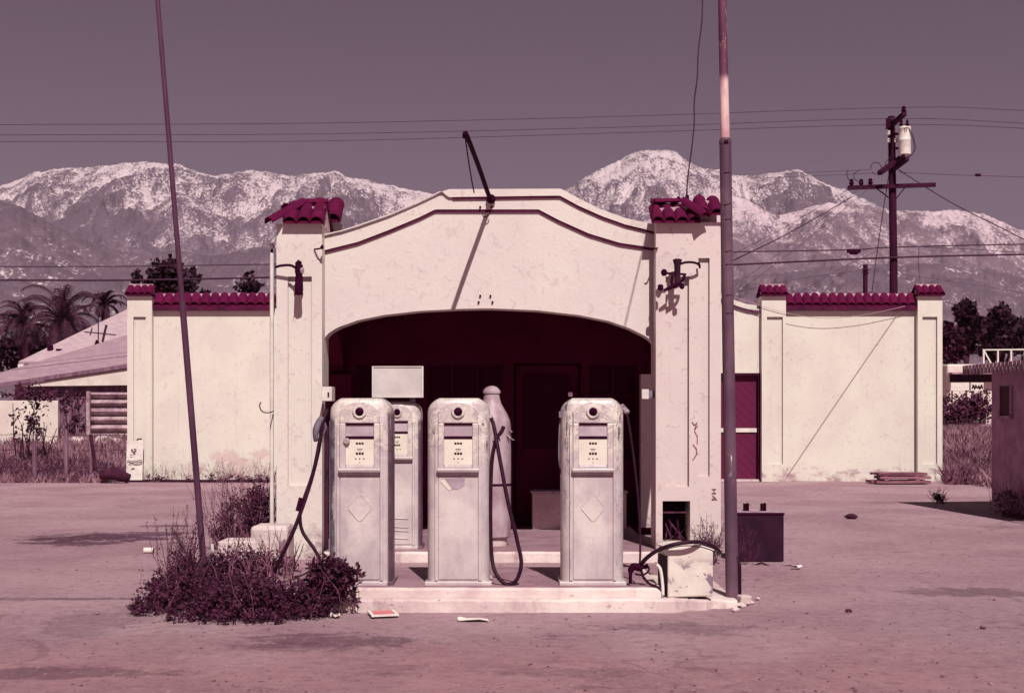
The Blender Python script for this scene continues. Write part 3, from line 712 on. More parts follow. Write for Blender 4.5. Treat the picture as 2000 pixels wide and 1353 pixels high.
obj('moulding_shadow_line', MB().wall(XS, [Z_(y-4.9, YF) for y in low], [Z_(y+.2, YF) for y in low], YF-.02, YF-.002), SHADOW_LINE, can)  # dark strips below the mouldings paint in their shadow lines
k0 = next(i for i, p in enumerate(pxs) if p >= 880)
obj('moulding_shadow_line', MB().wall(XS[k0:], [Z_(y-3.9, YF) for y in upp[k0:]], [Z_(y+.6, YF) for y in upp[k0:]], YF-.05, YF-.033), SHADOW_LINE, can)
obj('rusty_conduit', MB().tube([(-1.955, 13.5, 0), (-1.955, 13.5, .7), (-1.95, 13.5, 1.72)], .022, 8), BARK, can, smooth=True)
# bolts left over the arch
for a, b in ((935, 590), (962, 590), (938, 578), (958, 578), (938, 405), (960, 405)): obj('bolt', MB().lathe([(.011, 0), (.012, .02), (.004, .024)], P(a, b, YF-(.033 if b < 500 else 0)), 8, 'y'), IRON, can)
# roof and side beams
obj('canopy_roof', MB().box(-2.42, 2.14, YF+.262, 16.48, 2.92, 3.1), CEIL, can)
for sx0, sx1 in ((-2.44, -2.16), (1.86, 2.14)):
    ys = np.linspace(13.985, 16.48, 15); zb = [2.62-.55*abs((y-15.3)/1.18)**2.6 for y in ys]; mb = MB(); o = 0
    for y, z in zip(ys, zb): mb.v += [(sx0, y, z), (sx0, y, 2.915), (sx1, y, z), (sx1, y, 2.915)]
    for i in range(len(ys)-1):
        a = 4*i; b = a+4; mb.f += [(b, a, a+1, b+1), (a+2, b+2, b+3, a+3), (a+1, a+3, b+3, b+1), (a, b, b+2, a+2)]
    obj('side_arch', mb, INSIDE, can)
# pillars
pzl = Z_(437, YP)
lp = obj('pillar', MB().faced(cx(540, YP), cx(629, YP), YP, 13.975, 0, pzl, [(cx(562, YP), cx(609, YP), Z_(948, YP), Z_(540, YP), .045)]), PILLAR, can)
pzr = Z_(434, YP)
rp = obj('pillar', MB().faced(cx(1281, YP), cx(1408, YP), YP, 13.975, 0, pzr,
     [(cx(1300, YP), cx(1346, YP), Z_(950, YP), Z_(540, YP), .05), (cx(1364, YP), cx(1386, YP), Z_(930, YP), Z_(504, YP), .04), (cx(1294, YP), cx(1348, YP), Z_(1060, YP), Z_(978, YP), .42)]), PILLAR2, can)
rp['label'] = 'wider right pillar with an open hearth-like niche at its foot'
# niche rubbish: bars and ledge
nc = MB().box(cx(1296, YP), cx(1342, YP), YP+.1, YP+.3, Z_(1003, YP), Z_(1000, YP))
for k in range(16): nc.tube([P(rnd(1298, 1344), 1059, YP+rnd(.1, .35)), P(rnd(1298, 1344), rnd(1010, 1050), YP+rnd(.1, .38))], .006, 5)
obj('niche_debris', nc, LEAF2, rp)
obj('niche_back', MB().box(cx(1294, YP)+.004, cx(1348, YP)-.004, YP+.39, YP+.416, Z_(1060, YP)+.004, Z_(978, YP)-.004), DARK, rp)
# rear stubs of the pillars seen over the facade
stz = Z_(432, 14.3)
obj('rear_stub', MB().box(X_(622, 14.3), X_(662, 14.3), 14.3, 14.7, 2.9, stz), PILLAR, can)
# caps
tb = MB(); ez = pzl+.0
tile_slope(tb, X_(556, YP), X_(634, YP), YP-.1, ez, YP+.22, ez+.22, 3)
barrel(tb, P(526, 436, YP-.12), P(594, 396, YP+.2), .075)
barrel(tb, P(588, 398, YP+.2), P(642, 396, YP+.24), .06)
tile_slope(tb, X_(540, YP), X_(636, YP), 14.06, ez, YP+.24, ez+.2, 4)
lc = obj('tile_cap', tb, TILE, lp, smooth=True)
obj('mortar', MB().poly([(X_(548, YP), ez-.03), (X_(632, YP), ez-.03), (X_(632, YP), ez+.2), (X_(600, YP), ez+.2)], YP+.12, YP+.5), MORTAR, lp)
tb = MB(); tile_slope(tb, X_(636, 14.3), X_(668, 14.3), 14.16, stz-.02, 14.5, stz+.22, 1)
tile_slope(tb, X_(604, 14.3), X_(636, 14.3), 14.16, stz-.02, 14.5, stz+.22, 1)
obj('tile_cap', tb, TILE, can, smooth=True)
tb = MB(); er = pzr
tile_slope(tb, X_(1271, YP), X_(1366, YP), YP-.1, er-.01, YP+.22, er+.18, 4)
tile_slope(tb, X_(1358, YP), X_(1410, YP), YP-.1, er+.07, YP+.22, er+.26, 2)
barrel(tb, P(1378, 424, YP-.16), P(1334, 394, YP+.12), .07)
barrel(tb, P(1271, 396, YP+.2), P(1326, 394, YP+.2), .05)
tile_slope(tb, X_(1284, YP), X_(1408, YP), 14.06, er, YP+.24, er+.2, 5)
obj('tile_cap', tb, TILE, rp, smooth=True)
obj('mortar', MB().poly([(X_(1284, YP), er-.02), (X_(1403, YP), er-.02), (X_(1403, YP), er+.22), (X_(1380, YP), er+.25), (X_(1352, YP), er+.19), (X_(1284, YP), er+.16)], YP+.1, YP+.5), MORTAR, rp)
mb = MB()
for p in ((1325, 390), (1342, 386), (1366, 385)): obj('loose_mortar', MB().lathe([(.02, -.03), (.022, .02), (.008, .035)], P(p[0], p[1], YP+.3), 8), IRON, rp)
# graffiti on the right pillar
st = MB()
for ln in ([(1352, 824), (1356, 830), (1362, 826), (1358, 838), (1366, 832)], [(1366, 828), (1372, 836), (1366, 836)], [(1360, 842), (1366, 852), (1368, 864), (1364, 866)], [(1358, 868), (1362, 876)], [(1368, 880), (1366, 890), (1358, 897)], [(1354, 876), (1358, 878)], [(1374, 754), (1371, 765)]):
    stroke(st, ln, YP-.002+.04, .012)
    for i in range(0): pass
st.v = [(x, y if x < cx(1364, YP) or x > cx(1386, YP) else y, z) for x, y, z in st.v]
st2 = MB()
for ln in ([(1352, 824), (1356, 830), (1361, 826), (1357, 838), (1362, 832)], [(1357, 842), (1362, 852), (1362, 866)], [(1354, 868), (1360, 876), (1361, 886), (1354, 897)],
           [(1391, 955), (1398, 955)], [(1394.5, 955), (1394.5, 963)], [(1391, 963), (1398, 963)], [(1392, 968), (1397, 972), (1391, 975), (1400, 975)]):
    st2 = MB(); stroke(st2, ln, YP-.003, .011); obj('graffiti_mark', st2, INK3, rp)
# office front under the canopy
YO = 16.5
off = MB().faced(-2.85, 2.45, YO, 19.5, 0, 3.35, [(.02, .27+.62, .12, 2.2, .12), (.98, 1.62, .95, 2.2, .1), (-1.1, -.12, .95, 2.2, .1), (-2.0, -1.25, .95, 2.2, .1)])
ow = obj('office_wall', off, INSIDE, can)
def window(x0, x1, z0, z1, nx, nz):
    f = MB(); d = .03; y0, y1 = YO+.03, YO+.075
    f.box(x0+.002, x0+d, y0, y1, z0+.002, z1-.002).box(x1-d, x1-.002, y0, y1, z0+.002, z1-.002).box(x0+d+.001, x1-d-.001, y0, y1, z0+.002, z0+d).box(x0+d+.001, x1-d-.001, y0, y1, z1-d, z1-.002)
    for i in range(1, nx): xx = x0+(x1-x0)*i/nx; f.box(xx-.012, xx+.012, y0+.004, y1-.004, z0+d+.001, z1-d-.001)
    for i in range(1, nz): zz = z0+(z1-z0)*i/nz; f.box(x0+d+.001, x1-d-.001, y0+.008, y1-.008, zz-.012, zz+.012)
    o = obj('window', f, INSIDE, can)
    obj('pane', MB().box(x0+.004, x1-.004, y1+.003, y1+.012, z0+.004, z1-.004), DARKGLASS, o)
t_ = NT('dark_window_glass'); t_.b.inputs['Specular IOR Level'].default_value = .08
DARKGLASS = t_.done(lin(70, 12, 46), .6)
window(.98, 1.62, .95, 2.2, 2, 3); window(-1.1, -.12, .95, 2.2, 3, 2); window(-2.0, -1.25, .95, 2.2, 2, 2)
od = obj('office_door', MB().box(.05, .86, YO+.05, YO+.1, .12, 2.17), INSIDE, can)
obj('pane', MB().box(.15, .76, YO+.03, YO+.048, 1.1, 2.05), DARKGLASS, od)
obj('torn_poster', MB().poly([(.70, 2.42), (.80, 2.45), (.77, 2.30), (.83, 2.17), (.74, 2.20), (.70, 2.33)], YO-.012, YO-.003), MAROON, can)
# jamb piers of the office at the back corners
obj('corner_pier', MB().box(1.64, 2.14, YO-.2, YO-.003, .1, 2.05), PILLAR2, can)
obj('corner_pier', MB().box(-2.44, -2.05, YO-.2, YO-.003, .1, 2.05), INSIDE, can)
single('counter', MB().box(X_(1040, 15.9), 1.42, 15.9, 16.3, .1, .56).box(X_(1040, 15.9)-.02, 1.44, 15.88, 16.32, .563, .585), KERB, (.8, 16.1, .1), 'low pale counter box in the shade under the canopy behind the right fuel pump', 'counter', bevel=.006)

# ------------------------------------------------------------------ islands
isl = thing('pump_island', (0, 10.6, 0), 'whitewashed two step concrete island carrying the three front fuel pumps', 'island')
xr_ = X_(1292, 9.95)
def rough_slab(x0, x1, y0, y1, z0, z1, nx, j, broken=0):
    m = MB(); xs = np.linspace(x0, x1, nx)
    for i, x in enumerate(xs):
        e = broken*max(0, (i-(nx-9))/8.0) if broken else 0
        a = y0+rnd(-j, j)+e*.25+(rnd(0, .08) if e > 0 else 0); zt = z1+rnd(-j, j)*.5-e*.05
        m.v += [(x, a-.012, z0), (x, a, zt-.018), (x, a+.02, zt), (x, y1, zt), (x, y1+.005, z0)]
    for i in range(nx-1):
        a = 5*i; b = a+5
        for k in range(4): m.f.append((a+k, b+k, b+k+1, a+k+1))
    m.f += [tuple(range(5)), tuple(range(5*(nx-1)+4, 5*(nx-1)-1, -1))]
    return m
obj('lower_step', rough_slab(-2.2, X_(1452, 9.9), 9.87, 11.42, -.03, .1, 60, .008, 1), KERB, isl, weld=True)
obj('upper_slab', rough_slab(-2.05, xr_, 9.98, 11.38, .06, .17, 50, .004), KERB, isl, weld=True)
ra = rough_slab(cx(633, 13.3), X_(1283, 13.3), 13.28, 16.495, -.02, .105, 40, .004)
obj('slab_top', MB().box(-1.99, X_(1285, 9.98)-.03, 10.03, 11.36, .165, .1745), SLAB, isl)
fl_ = single('canopy_floor', ra, KERB, (0, 14.8, 0), 'raised concrete floor slab under the arched canopy with a pale kerb edge', 'slab', weld=True)
obj('worn_surface', MB().box(cx(633, 13.3)+.01, X_(1283, 13.3)-.01, 13.33, 16.48, .1, .1095), SLAB, fl_)

# ------------------------------------------------------------------ fuel pumps
def rrect(hx, hy, r, k=7):
    pts = []
    for (sx, sy, a0) in ((1, -1, -90), (1, 1, 0), (-1, 1, 90), (-1, -1, 180)):
        for i in range(k+1):
            a = R(a0+90*i/k); pts.append((sx*(hx-r)+r*math.cos(a), sy*(hy-r)+r*math.sin(a)))
    return pts
PH = 1.52
def ztop(x): return PH-.095*min(1, (abs(x)/.245))**2
def pump(loc, label, mat, diamond, hose=None, nozzle=None, H=1.0, side=None, peeled=False):
    root = thing('fuel_pump', loc, label, 'fuel pump', 'old fuel pumps at the station')
    L = Vector(loc); M = Matrix.Translation(L) @ Matrix.Diagonal((1, 1, H, 1))
    def put(name, mb, m_, par=root, **k):
        mb.xform(M); return obj(name, mb, m_, par, **k)
    hx, hy, rc = .247, .2, .092
    m = MB(); base = rrect(hx, hy, rc); n_ = len(base); er = .05
    rings = [[(x, y, .03) for x, y in base], [(x, y, .5) for x, y in base], [(x, y, 1.0) for x, y in base], [(x, y, ztop(x)-er) for x, y in base]]
    for d in (.006, .015, .028, .05):
        rr = rrect(hx-d, hy-d, max(rc-d, .02)); rings.append([(x, y, ztop(x)-er+math.sqrt(max(er**2-(er-d)**2, 0))) for x, y in rr])
    for q in (.6, .3, .02): rings.append([(x, y*q, ztop(x)+.004*(1-q)) for x, y, z in rings[-1]] if q > .3 else [(x, y*q, ztop(x)+.004) for x, y, z in rings[-1]])
    for rg in rings: m.v += rg
    for i in range(len(rings)-1):
        for k in range(n_): a = i*n_+k; b = i*n_+(k+1) % n_; m.f.append((a, b, b+n_, a+n_))
    bodyo = put('body', m, mat, smooth=True)
    put('base_flange', MB().box(-.265, .265, -.218, .218, 0, .032), mat, bevel=.006)
    # vertical trim ridges either side of the panel
    for sx in (-1, 1):
        put('trim_strip', MB().box(sx*.172-.012, sx*.172+.012, -.212, -.198, .04, 1.28), mat, bevel=.004)
    # lower door panel
    lo = put('front_panel', MB().box(-.155, .155, -.209, -.196, .05, .865), mat, bevel=.004)
    # head bezel with a window opening
    hd = MB(); xs_ = np.linspace(-.158, .158, 17)
    y0, y1 = -.222, -.19
    xa, xb, za, zb = -.112, .112, .955, 1.285
    def tp(x): return 1.452-.075*(abs(x)/.158)**3
    # left, right columns, bottom sill, top arch
    hd.box(-.158, xa, y0, y1, .925, 1.285).box(xb, .158, y0, y1, .925, 1.285).box(xa+.0005, xb-.0005, y0, y1, .925, za)
    hd.wall(list(xs_), [tp(x) for x in xs_], [1.2855]*17, y0, y1)
    hb = put('head_bezel', hd, mat, bevel=.007)
    put('sill_lip', MB().box(-.168, .168, -.258, -.2225, .905, .93), mat, bevel=.008)
    # glass band and dial face inside the opening
    s_ = len(hd.v)
    put('sight_glass', MB().obox((0, -.206, 1.228), (.11, 0, 0), (0, .003, 0), (0, .008, .045)), GLASSY)
    put('window_rail', MB().box(-.111, .111, -.219, -.2, 1.163, 1.178), IRON)
    put('window_slot', MB().box(-.1105, .1105, -.2125, -.2, 1.271, 1.2848), IRON)
    df = put('dial_face', MB().box(-.111, .111, -.213, -.2, .957, 1.16), DIAL)
    dg = MB()
    for zz, hh in ((1.125, .016), (1.045, .018)):
        for k in (-1, 0, 1): dg.box(k*.022-.0085, k*.022+.0085, -.2145, -.2131, zz-hh/2, zz+hh/2)
    for k in (-1, 0, 1): dg.box(k*.032-.006, k*.032+.006, -.2145, -.2131, 1.0, 1.008)
    dg.box(-.022, .022, -.2145, -.2131, 1.079, 1.083).box(-.014, .014, -.2145, -.2131, 1.068, 1.071).box(-.004, .004, -.2145, -.2131, .972, .977)
    dg.box(-.09, -.086, -.2145, -.2131, 1.085, 1.089).box(.086, .09, -.2145, -.2131, 1.085, 1.089)
    put('price_digits', dg, IRON, df)
    # lamp in the head
    put('lamp_ring', MB().lathe([(.056, 0), (.056, .008), (.048, .016), (.034, .016), (.034, .002)], (0, y0, 1.375), 24, 'y'), mat, smooth=True)
    put('lamp_lens', MB().lathe([(.033, 0), (.031, .012), (.022, .022), (.01, .028)], (0, y0, 1.375), 20, 'y'), IRON, smooth=True)
    if diamond:
        e = MB(); q = .098
        e.poly([(0, .62-.115), (q, .62), (0, .62+.115), (-q, .62)], -.2125, -.2085)
        em = put('diamond_emblem', e, mat, lo)
        e = MB(); pts = [(0, .62-.115), (q, .62), (0, .62+.115), (-q, .62)]
        for i in range(4):
            a, b = Vector((pts[i][0], -.2125, pts[i][1])), Vector((pts[(i+1) % 4][0], -.2125, pts[(i+1) % 4][1]))
            e.bar(a.lerp(b, .1), a.lerp(b, .9), .005, .008)
        put('emblem_rim', e, mat, em)
    if peeled:
        put('peeled_patch', MB().poly([(-.125, .85), (-.02, .85), (.055, .862), (.05, .79), (.0, .765), (-.06, .76)], -.2122, -.2092), GLASSY, lo)
        put('peeled_patch', MB().poly([(-.145, .83), (-.11, .845), (-.05, .765), (-.07, .752), (-.1, .78)], -.2132, -.2124), DIAL, lo)
    if side is not None:
        put('side_panel', MB().box(-.2535, -.2472, -.12, .12, .06, 1.3), side, bevel=.002)
    if hose is not None:
        h = obj('hose', MB().tube(spline(hose, 8), .016, 9), HOSE, root, smooth='all')
    if nozzle is not None:
        a, b = nozzle
        nzm = MB().tube(spline([a, (Vector(a)+Vector(b))/2+Vector((-.02, -.01, 0)), b], 4), [.028, .03, .032, .03, .03, .026, .022, .018, .014], 8)
        c = (Vector(a)+Vector(b))/2; nzm.tube(spline([Vector(a), c+Vector((.055, 0, 0)), Vector(b)], 4), .007, 6)
        obj('nozzle', nzm, GREYSIDE, root, smooth='all')
    # hose outlet knuckle on the side
    return root
YPU = 10.33
def pl(px): return (X_(px, YPU-.2), YPU, .17)
h1 = [P(640, 800, 10.25), P(630, 826, 10.2), P(622, 880, 10.2), P(604, 950, 10.15), P(576, 1030, 10.1), P(548, 1090, 10.1), P(535, 1118, 10.15)]
p1 = pump(pl(703), 'leftmost front fuel pump with greyish left side, hoses trailing into the shrubs', PUMPS[0], True, h1, (P(630, 815, 10.22), P(616, 862, 10.2)), side=GREYSIDE)
obj('hose', MB().tube(spline([P(626, 850, 10.2), P(612, 920, 10.16), P(590, 985, 10.13), P(586, 1012, 10.12), P(592, 1040, 10.12), P(614, 1072, 10.1), P(628, 1100, 10.1), P(632, 1125, 10.1)], 8), .014, 8), HOSE, p1, smooth='all')
obj('hose_clip', MB().tube([P(590, 972, 10.13), P(583, 998, 10.12)], .026, 8), IRON, p1, smooth=True)
obj('knob', MB().lathe([(.026, 0), (.026, .014), (.018, .024)], P(677, 861, YPU-.222), 14, 'y'), CHROME, p1, smooth=True)
h2 = [P(957, 815, 10.3), P(964, 830, 10.22), P(975, 890, 10.15), P(992, 980, 10.1), P(1010, 1055, 10.1), P(1018, 1100, 10.1), P(1008, 1133, 10.1), P(988, 1140, 10.12), P(968, 1118, 10.15), P(960, 1080, 10.2), P(958, 1000, 10.2), P(960, 910, 10.2), P(968, 862, 10.2), P(980, 842, 10.2), P(984, 832, 10.2)]
p2 = pump(pl(895), 'middle front fuel pump with flaked paint patch below its dial and long looped hose', PUMPS[1], False, h2, peeled=True)
h3 = [P(1219, 800, 10.3), P(1226, 815, 10.26), P(1236, 880, 10.25), P(1246, 970, 10.25), P(1250, 1040, 10.25), P(1250, 1092, 10.2), P(1246, 1112, 10.15)]
p3 = pump(pl(1158), 'right front fuel pump with black scraped left edge and diamond mark', PUMPS[2], True, None)
obj('hose', MB().tube(spline(h3, 8), .009, 7), HOSE, p3, smooth='all')
obj('hose', MB().tube(spline([P(1250, 1105, 10.12), P(1262, 1090, 10.05), P(1285, 1074, 9.95), P(1320, 1062, 9.9), P(1360, 1058, 9.95), P(1392, 1066, 10.2), P(1406, 1078, 10.45)], 8), .017, 8), HOSE, p3, smooth='all')
obj('hose', MB().tube(spline([P(1252, 1112, 10.12), P(1258, 1128, 10.1), P(1270, 1140, 10.05), P(1284, 1146, 10.0), P(1297, 1158, 9.97)], 8), .011, 7), HOSE, p3, smooth='all')
nz = MB().tube(spline([P(1266, 1105, 10.1), P(1250, 1108, 10.1), P(1238, 1106, 10.1), P(1232, 1114, 10.1), P(1231, 1138, 10.1)], 4), [.016]*4+[.03]*6+[.026]*3+[.014]*4, 8)
nz.tube(spline([P(1262, 1100, 10.05), P(1268, 1112, 10.05), P(1256, 1122, 10.05), P(1240, 1120, 10.05)], 5), .008, 6)
obj('nozzle', nz, IRON, p3, smooth='all')
obj('hose_outlet', MB().tube([P(1214, 792, 10.3), P(1226, 806, 10.26)], .022, 8), CHROME, p3, smooth=True)
obj('hose_outlet', MB().tube([P(950, 805, 10.3), P(960, 818, 10.28)], .022, 8), CHROME, p2, smooth=True)
sw = MB().box(X_(1092, 10.2), X_(1098, 10.2), 10.2, 10.26, Z_(815, 10.2), Z_(803, 10.2))
sw.tube(spline([P(1095, 815, 10.25), P(1092, 850, 10.25), P(1092, 900, 10.25), P(1096, 925, 10.28)], 5), .006, 6)
obj('side_switch', sw, GREYSIDE, p3)
obj('loose_cap', MB().box(X_(1110, 10.2), X_(1118, 10.2), 10.2, 10.25, Z_(774, 10.2), Z_(766, 10.2)), STONE, p3)
YR = 13.75
p4 = pump((X_(776, YR-.2), YR, .105), 'fuel pump set further back at the left pillar, half hidden behind the leftmost front pump', PUMPS[3], False, None, H=1.055)
rp_ = MB()
for k, zz in enumerate((.43, .34, .3, .22)): rp_.tube([Vector((X_(776, YR-.2)-.13, YR-.21, zz)), Vector((X_(776, YR-.2)+.0, YR-.213, zz+.006)), Vector((X_(776, YR-.2)+.12, YR-.21, zz-.004))], .006, 6)
obj('dent_crease', rp_, PUMPS[3], p4, smooth='all')
# blank sign standing on the rear pump
sg = thing('blank_sign', (X_(777, 13.6), 13.6, 1.7), 'blank pale rectangular sign board standing above the rear fuel pump', 'sign')
obj('board', MB().box(X_(730, 13.5), X_(824, 13.5), 13.49, 13.51, Z_(774, 13.5), Z_(717, 13.5)), SIGNW, sg)
obj('frame', MB().box(X_(727, 13.5), X_(730, 13.5)-.001, 13.48, 13.515, Z_(776, 13.5), Z_(715, 13.5)).box(X_(824, 13.5)+.001, X_(827, 13.5), 13.48, 13.515, Z_(776, 13.5), Z_(715, 13.5)).box(X_(730, 13.5), X_(824, 13.5), 13.48, 13.515, Z_(717, 13.5)+.001, Z_(715, 13.5)).box(X_(730, 13.5), X_(824, 13.5), 13.48, 13.515, Z_(776, 13.5), Z_(774, 13.5)-.001), WHITEP, sg)
obj('bracket', MB().box(X_(800, 13.5), X_(810, 13.5), 13.512, 13.6, Z_(783, 13.5), Z_(760, 13.5)).box(X_(744, 13.5), X_(752, 13.5), 13.512, 13.6, Z_(783, 13.5), Z_(760, 13.5)), GREYSIDE, sg)
# cylinder tank
tc = (X_(960, 13.9), 13.98, .105); TK = thing('cylinder_tank', tc, 'tall peeling cylindrical tank with domed cap standing behind the middle fuel pump', 'tank')
sh = lambda prof: MB().lathe(prof, tc, 32)
obj('tank_body', sh([(.19, .09), (.208, .105), (.212, .6), (.212, 1.26), (.209, 1.31), (.198, 1.37), (.172, 1.435), (.138, 1.49), (.108, 1.54), (.09, 1.6), (.084, 1.66)]), TANKM, TK, smooth=True)
obj('cap', sh([(.095, 1.655), (.098, 1.68), (.085, 1.70), (.06, 1.725), (.02, 1.74)]), TANKM, TK, smooth=True)
obj('band', sh([(.213, .655), (.219, .66), (.219, .675), (.213, .68)]), IRON, TK, smooth=True)
obj('foot', sh([(.17, 0), (.17, .089)]), BLOCKM, TK, smooth=True)
fl = MB()
for k in range(6):
    a = R(rnd(262, 345)); z = rnd(1.16, 1.26); r = .214; c = Vector(tc)+Vector((r*math.cos(a), r*math.sin(a), z)); nn = Vector((math.cos(a), math.sin(a), 0)); s_ = rnd(.015, .032)
    tg = Vector((-math.sin(a), math.cos(a), 0)); q = c+nn*rnd(.02, .05)-Vector((0, 0, s_))
    fl.add([c-tg*s_, c+tg*s_, q+tg*s_*.3+nn*.01, q-tg*s_*.6], [(0, 1, 2, 3)])
obj('peeling_flakes', fl, TANKM, TK)

# ------------------------------------------------------------------ small fittings on the canopy
mb = MB().box(X_(628, 13.25), X_(648, 13.25), 13.25, 13.498, Z_(783, 13.25), Z_(755, 13.25))
sb = thing('switch_box', P(638, 783, 13.35), 'small white switch box with dark slot on the left pillar above the leftmost pump', 'switch box')
obj('box', mb, WHITEP, sb, bevel=.006)
obj('slot', MB().box(X_(640, 13.25), X_(643, 13.25), 13.242, 13.249, Z_(775, 13.25), Z_(766, 13.25)), DARK, sb)
sb = thing('switch_box', P(1260, 780, 13.65), 'small white box with grey bracket on the inner side of the right pillar', 'switch box')
obj('box', MB().box(1.38, 1.455, 13.6, 13.68, Z_(779, 13.6), Z_(760, 13.6)), WHITEP, sb, bevel=.005)
obj('bracket', MB().box(1.456, 1.511, 13.61, 13.67, Z_(777, 13.6), Z_(762, 13.6)), GREYSIDE, sb)
# projecting arm with chain
tipP = P(911, 264, 11.95); ft = P(957, 388, YF-.1)
am = thing('sign_arm', ft, 'dark iron arm with dangling chain projecting forward from the top of the arched facade', 'bracket arm')
obj('arm', MB().tube(spline([P(907, 268, 11.95), tipP, tipP.lerp(ft, .5)+Vector((0, 0, .015)), tipP.lerp(ft, .85), ft], 5), [.02]*4+[.024]*17, 8), IRON, am, smooth='all')
obj('mount', MB().lathe([(.05, 0), (.05, .02), (.03, .05)], P(959, 389, YF-.063), 12, 'y'), IRON, am, smooth=True)
a = P(909, 272, 11.97); b = P(943, 418, YF-.08); ch = MB()
pts = [a.lerp(b, k/70)+Vector((0, 0, -.16*math.sin(math.pi*k/70))) for k in range(71)]
for i in range(33):
    mid = (pts[i]+pts[i+1])/2; d = (pts[i+1]-pts[i]); u = d.normalized(); s1 = u.orthogonal().normalized() if i % 2 else u.cross(u.orthogonal()).normalized()
    ch.bar(pts[i]-u*.006, pts[i+1]+u*.006, .012 if i % 2 else .006, .006 if i % 2 else .012)
obj('chain', ch, IRON, am); ch = MB()
ch.tube(spline([b, P(945, 424, YF-.07), P(955, 420, YF-.07), P(958, 410, YF-.08)], 5), .006, 5)
obj('chain_end', ch, IRON, am)
# broken pillar lamps
l1 = thing('pillar_lamp', P(583, 575, 13.45), 'broken dark lamp bracket with hanging torn shade on the left pillar', 'wall lamp', 'broken pillar lamps')
obj('arm', MB().tube(spline([P(538, 522, 13.42), P(548, 519, 13.4), P(566, 518, 13.38), P(577, 523, 13.36), P(584, 532, 13.35)], 6), .014, 8), IRON, l1, smooth='all')
obj('socket', MB().lathe([(.02, .08), (.04, .07), (.045, .0), (.035, -.04), (.04, -.06), (.045, -.2), (.03, -.24)], P(584, 530, 13.36), 12), IRON, l1, smooth=True)
obj('finial', MB().tube([P(577, 516, 13.36), P(583, 511, 13.36), P(589, 514, 13.36)], [.012, .024, .012], 7), IRON, l1, smooth='all')
fs = MB(); pts = [(578, 562), (588, 562), (592, 572), (591, 577), (586, 575), (583, 577), (578, 575), (575, 577)]
fs.poly([(X_(x, 13.36), Z_(y, 13.36)) for x, y in pts], 13.35, 13.375); obj('torn_shade', fs, IRON, l1)
obj('bulb', MB().lathe([(.004, .03), (.02, .02), (.024, 0), (.016, -.03)], P(590, 528, 13.33), 10), CHROME, l1, smooth=True)
l2 = thing('pillar_lamp', P(1320, 560, 13.45), 'broken dark lamp bracket with loose crooked pieces on the right pillar', 'wall lamp', 'broken pillar lamps')
obj('arm', MB().tube(spline([P(1367, 519, 13.42), P(1360, 514, 13.38), P(1345, 512, 13.36), P(1330, 515, 13.35), P(1322, 522, 13.35)], 6), .013, 8), IRON, l2, smooth='all')
obj('end_hook', MB().tube([P(1365, 512, 13.44), P(1367, 524, 13.44)], .011, 7), IRON, l2, smooth=True)
obj('socket', MB().lathe([(.028, .12), (.05, .11), (.042, .085), (.034, .05), (.03, -.1), (.025, -.16)], P(1323, 528, 13.36), 12), BARK, l2, smooth=True)
obj('cross_bar', MB().bar(P(1292, 533, 13.35), P(1340, 536, 13.36), .022).lathe([(.012, .04), (.03, .025), (.034, 0), (.02, -.03)], P(1297, 533, 13.33), 10), IRON, l2, smooth=True)
obj('hanging_bracket', MB().tube(spline([P(1314, 500+38, 13.36), P(1312, 552, 13.35), P(1318, 560, 13.35), P(1334, 546, 13.35), P(1337, 538, 13.36)], 5), .016, 7).tube([P(1298, 567, 13.33), P(1312, 560, 13.34), P(1326, 553, 13.35)], [.016, .024, .02], 7).lathe([(.015, .03), (.03, .02), (.03, -.02), (.012, -.035)], P(1290, 561, 13.34), 10).lathe([(.015, .03), (.026, .015), (.026, -.015), (.012, -.03)], P(1332, 559, 13.33), 10), IRON, l2, smooth=True)
# insulator hooks near facade corners
hk = MB().tube(spline([P(614, 487, 13.49), P(622, 486, 13.42), P(628, 484, 13.4), P(630, 478, 13.4)], 4), .009, 6).lathe([(.012, .02), (.02, 0), (.012, -.02)], P(629, 483, 13.39), 8)
single('wire_hook', hk, IRON, P(622, 486, 13.45), 'tiny rusty wire hook at the upper right edge of the left pillar', 'hook', smooth=True)
hk = MB().tube(spline([P(1284, 484, 13.49), P(1281, 486, 13.43), P(1277, 484, 13.42)], 4), .008, 6)
single('wire_hook', hk, IRON, P(1284, 486, 13.48), 'tiny rusty wire hook at the upper left edge of the right pillar', 'hook', smooth=True)
vp = thing('vent_pipe', (X_(531, 13.6), 13.6, 0), 'thin white vent pipe with round top beside the left pillar', 'pipe')
obj('pipe', MB().tube([(X_(531, 13.6), 13.6, 0), (X_(531, 13.6), 13.6, Z_(494, 13.6))], .022, 10), WHITEP, vp, smooth=True)
obj('neck', MB().tube([(X_(531, 13.6), 13.6, Z_(494, 13.6)), (X_(531, 13.6), 13.6, Z_(485, 13.6))], .012, 10), IRON, vp, smooth=True)
obj('round_cap', MB().lathe([(.012, -.03), (.028, -.018), (.033, 0), (.028, .018), (.012, .03)], (X_(531, 13.6), 13.6, Z_(481, 13.6)), 14), WHITEP, vp, smooth='all')
single('bent_wire', MB().tube(spline([P(534, 803, 13.56), P(522, 806, 13.3), P(511, 802, 13.2), P(507, 792, 13.2), P(510, 785, 13.2)], 6), .006, 6), IRON, P(534, 803, 13.56), 'thin bent wire hook sticking out from the left pillar beside the garage wall', 'wire', smooth='all')

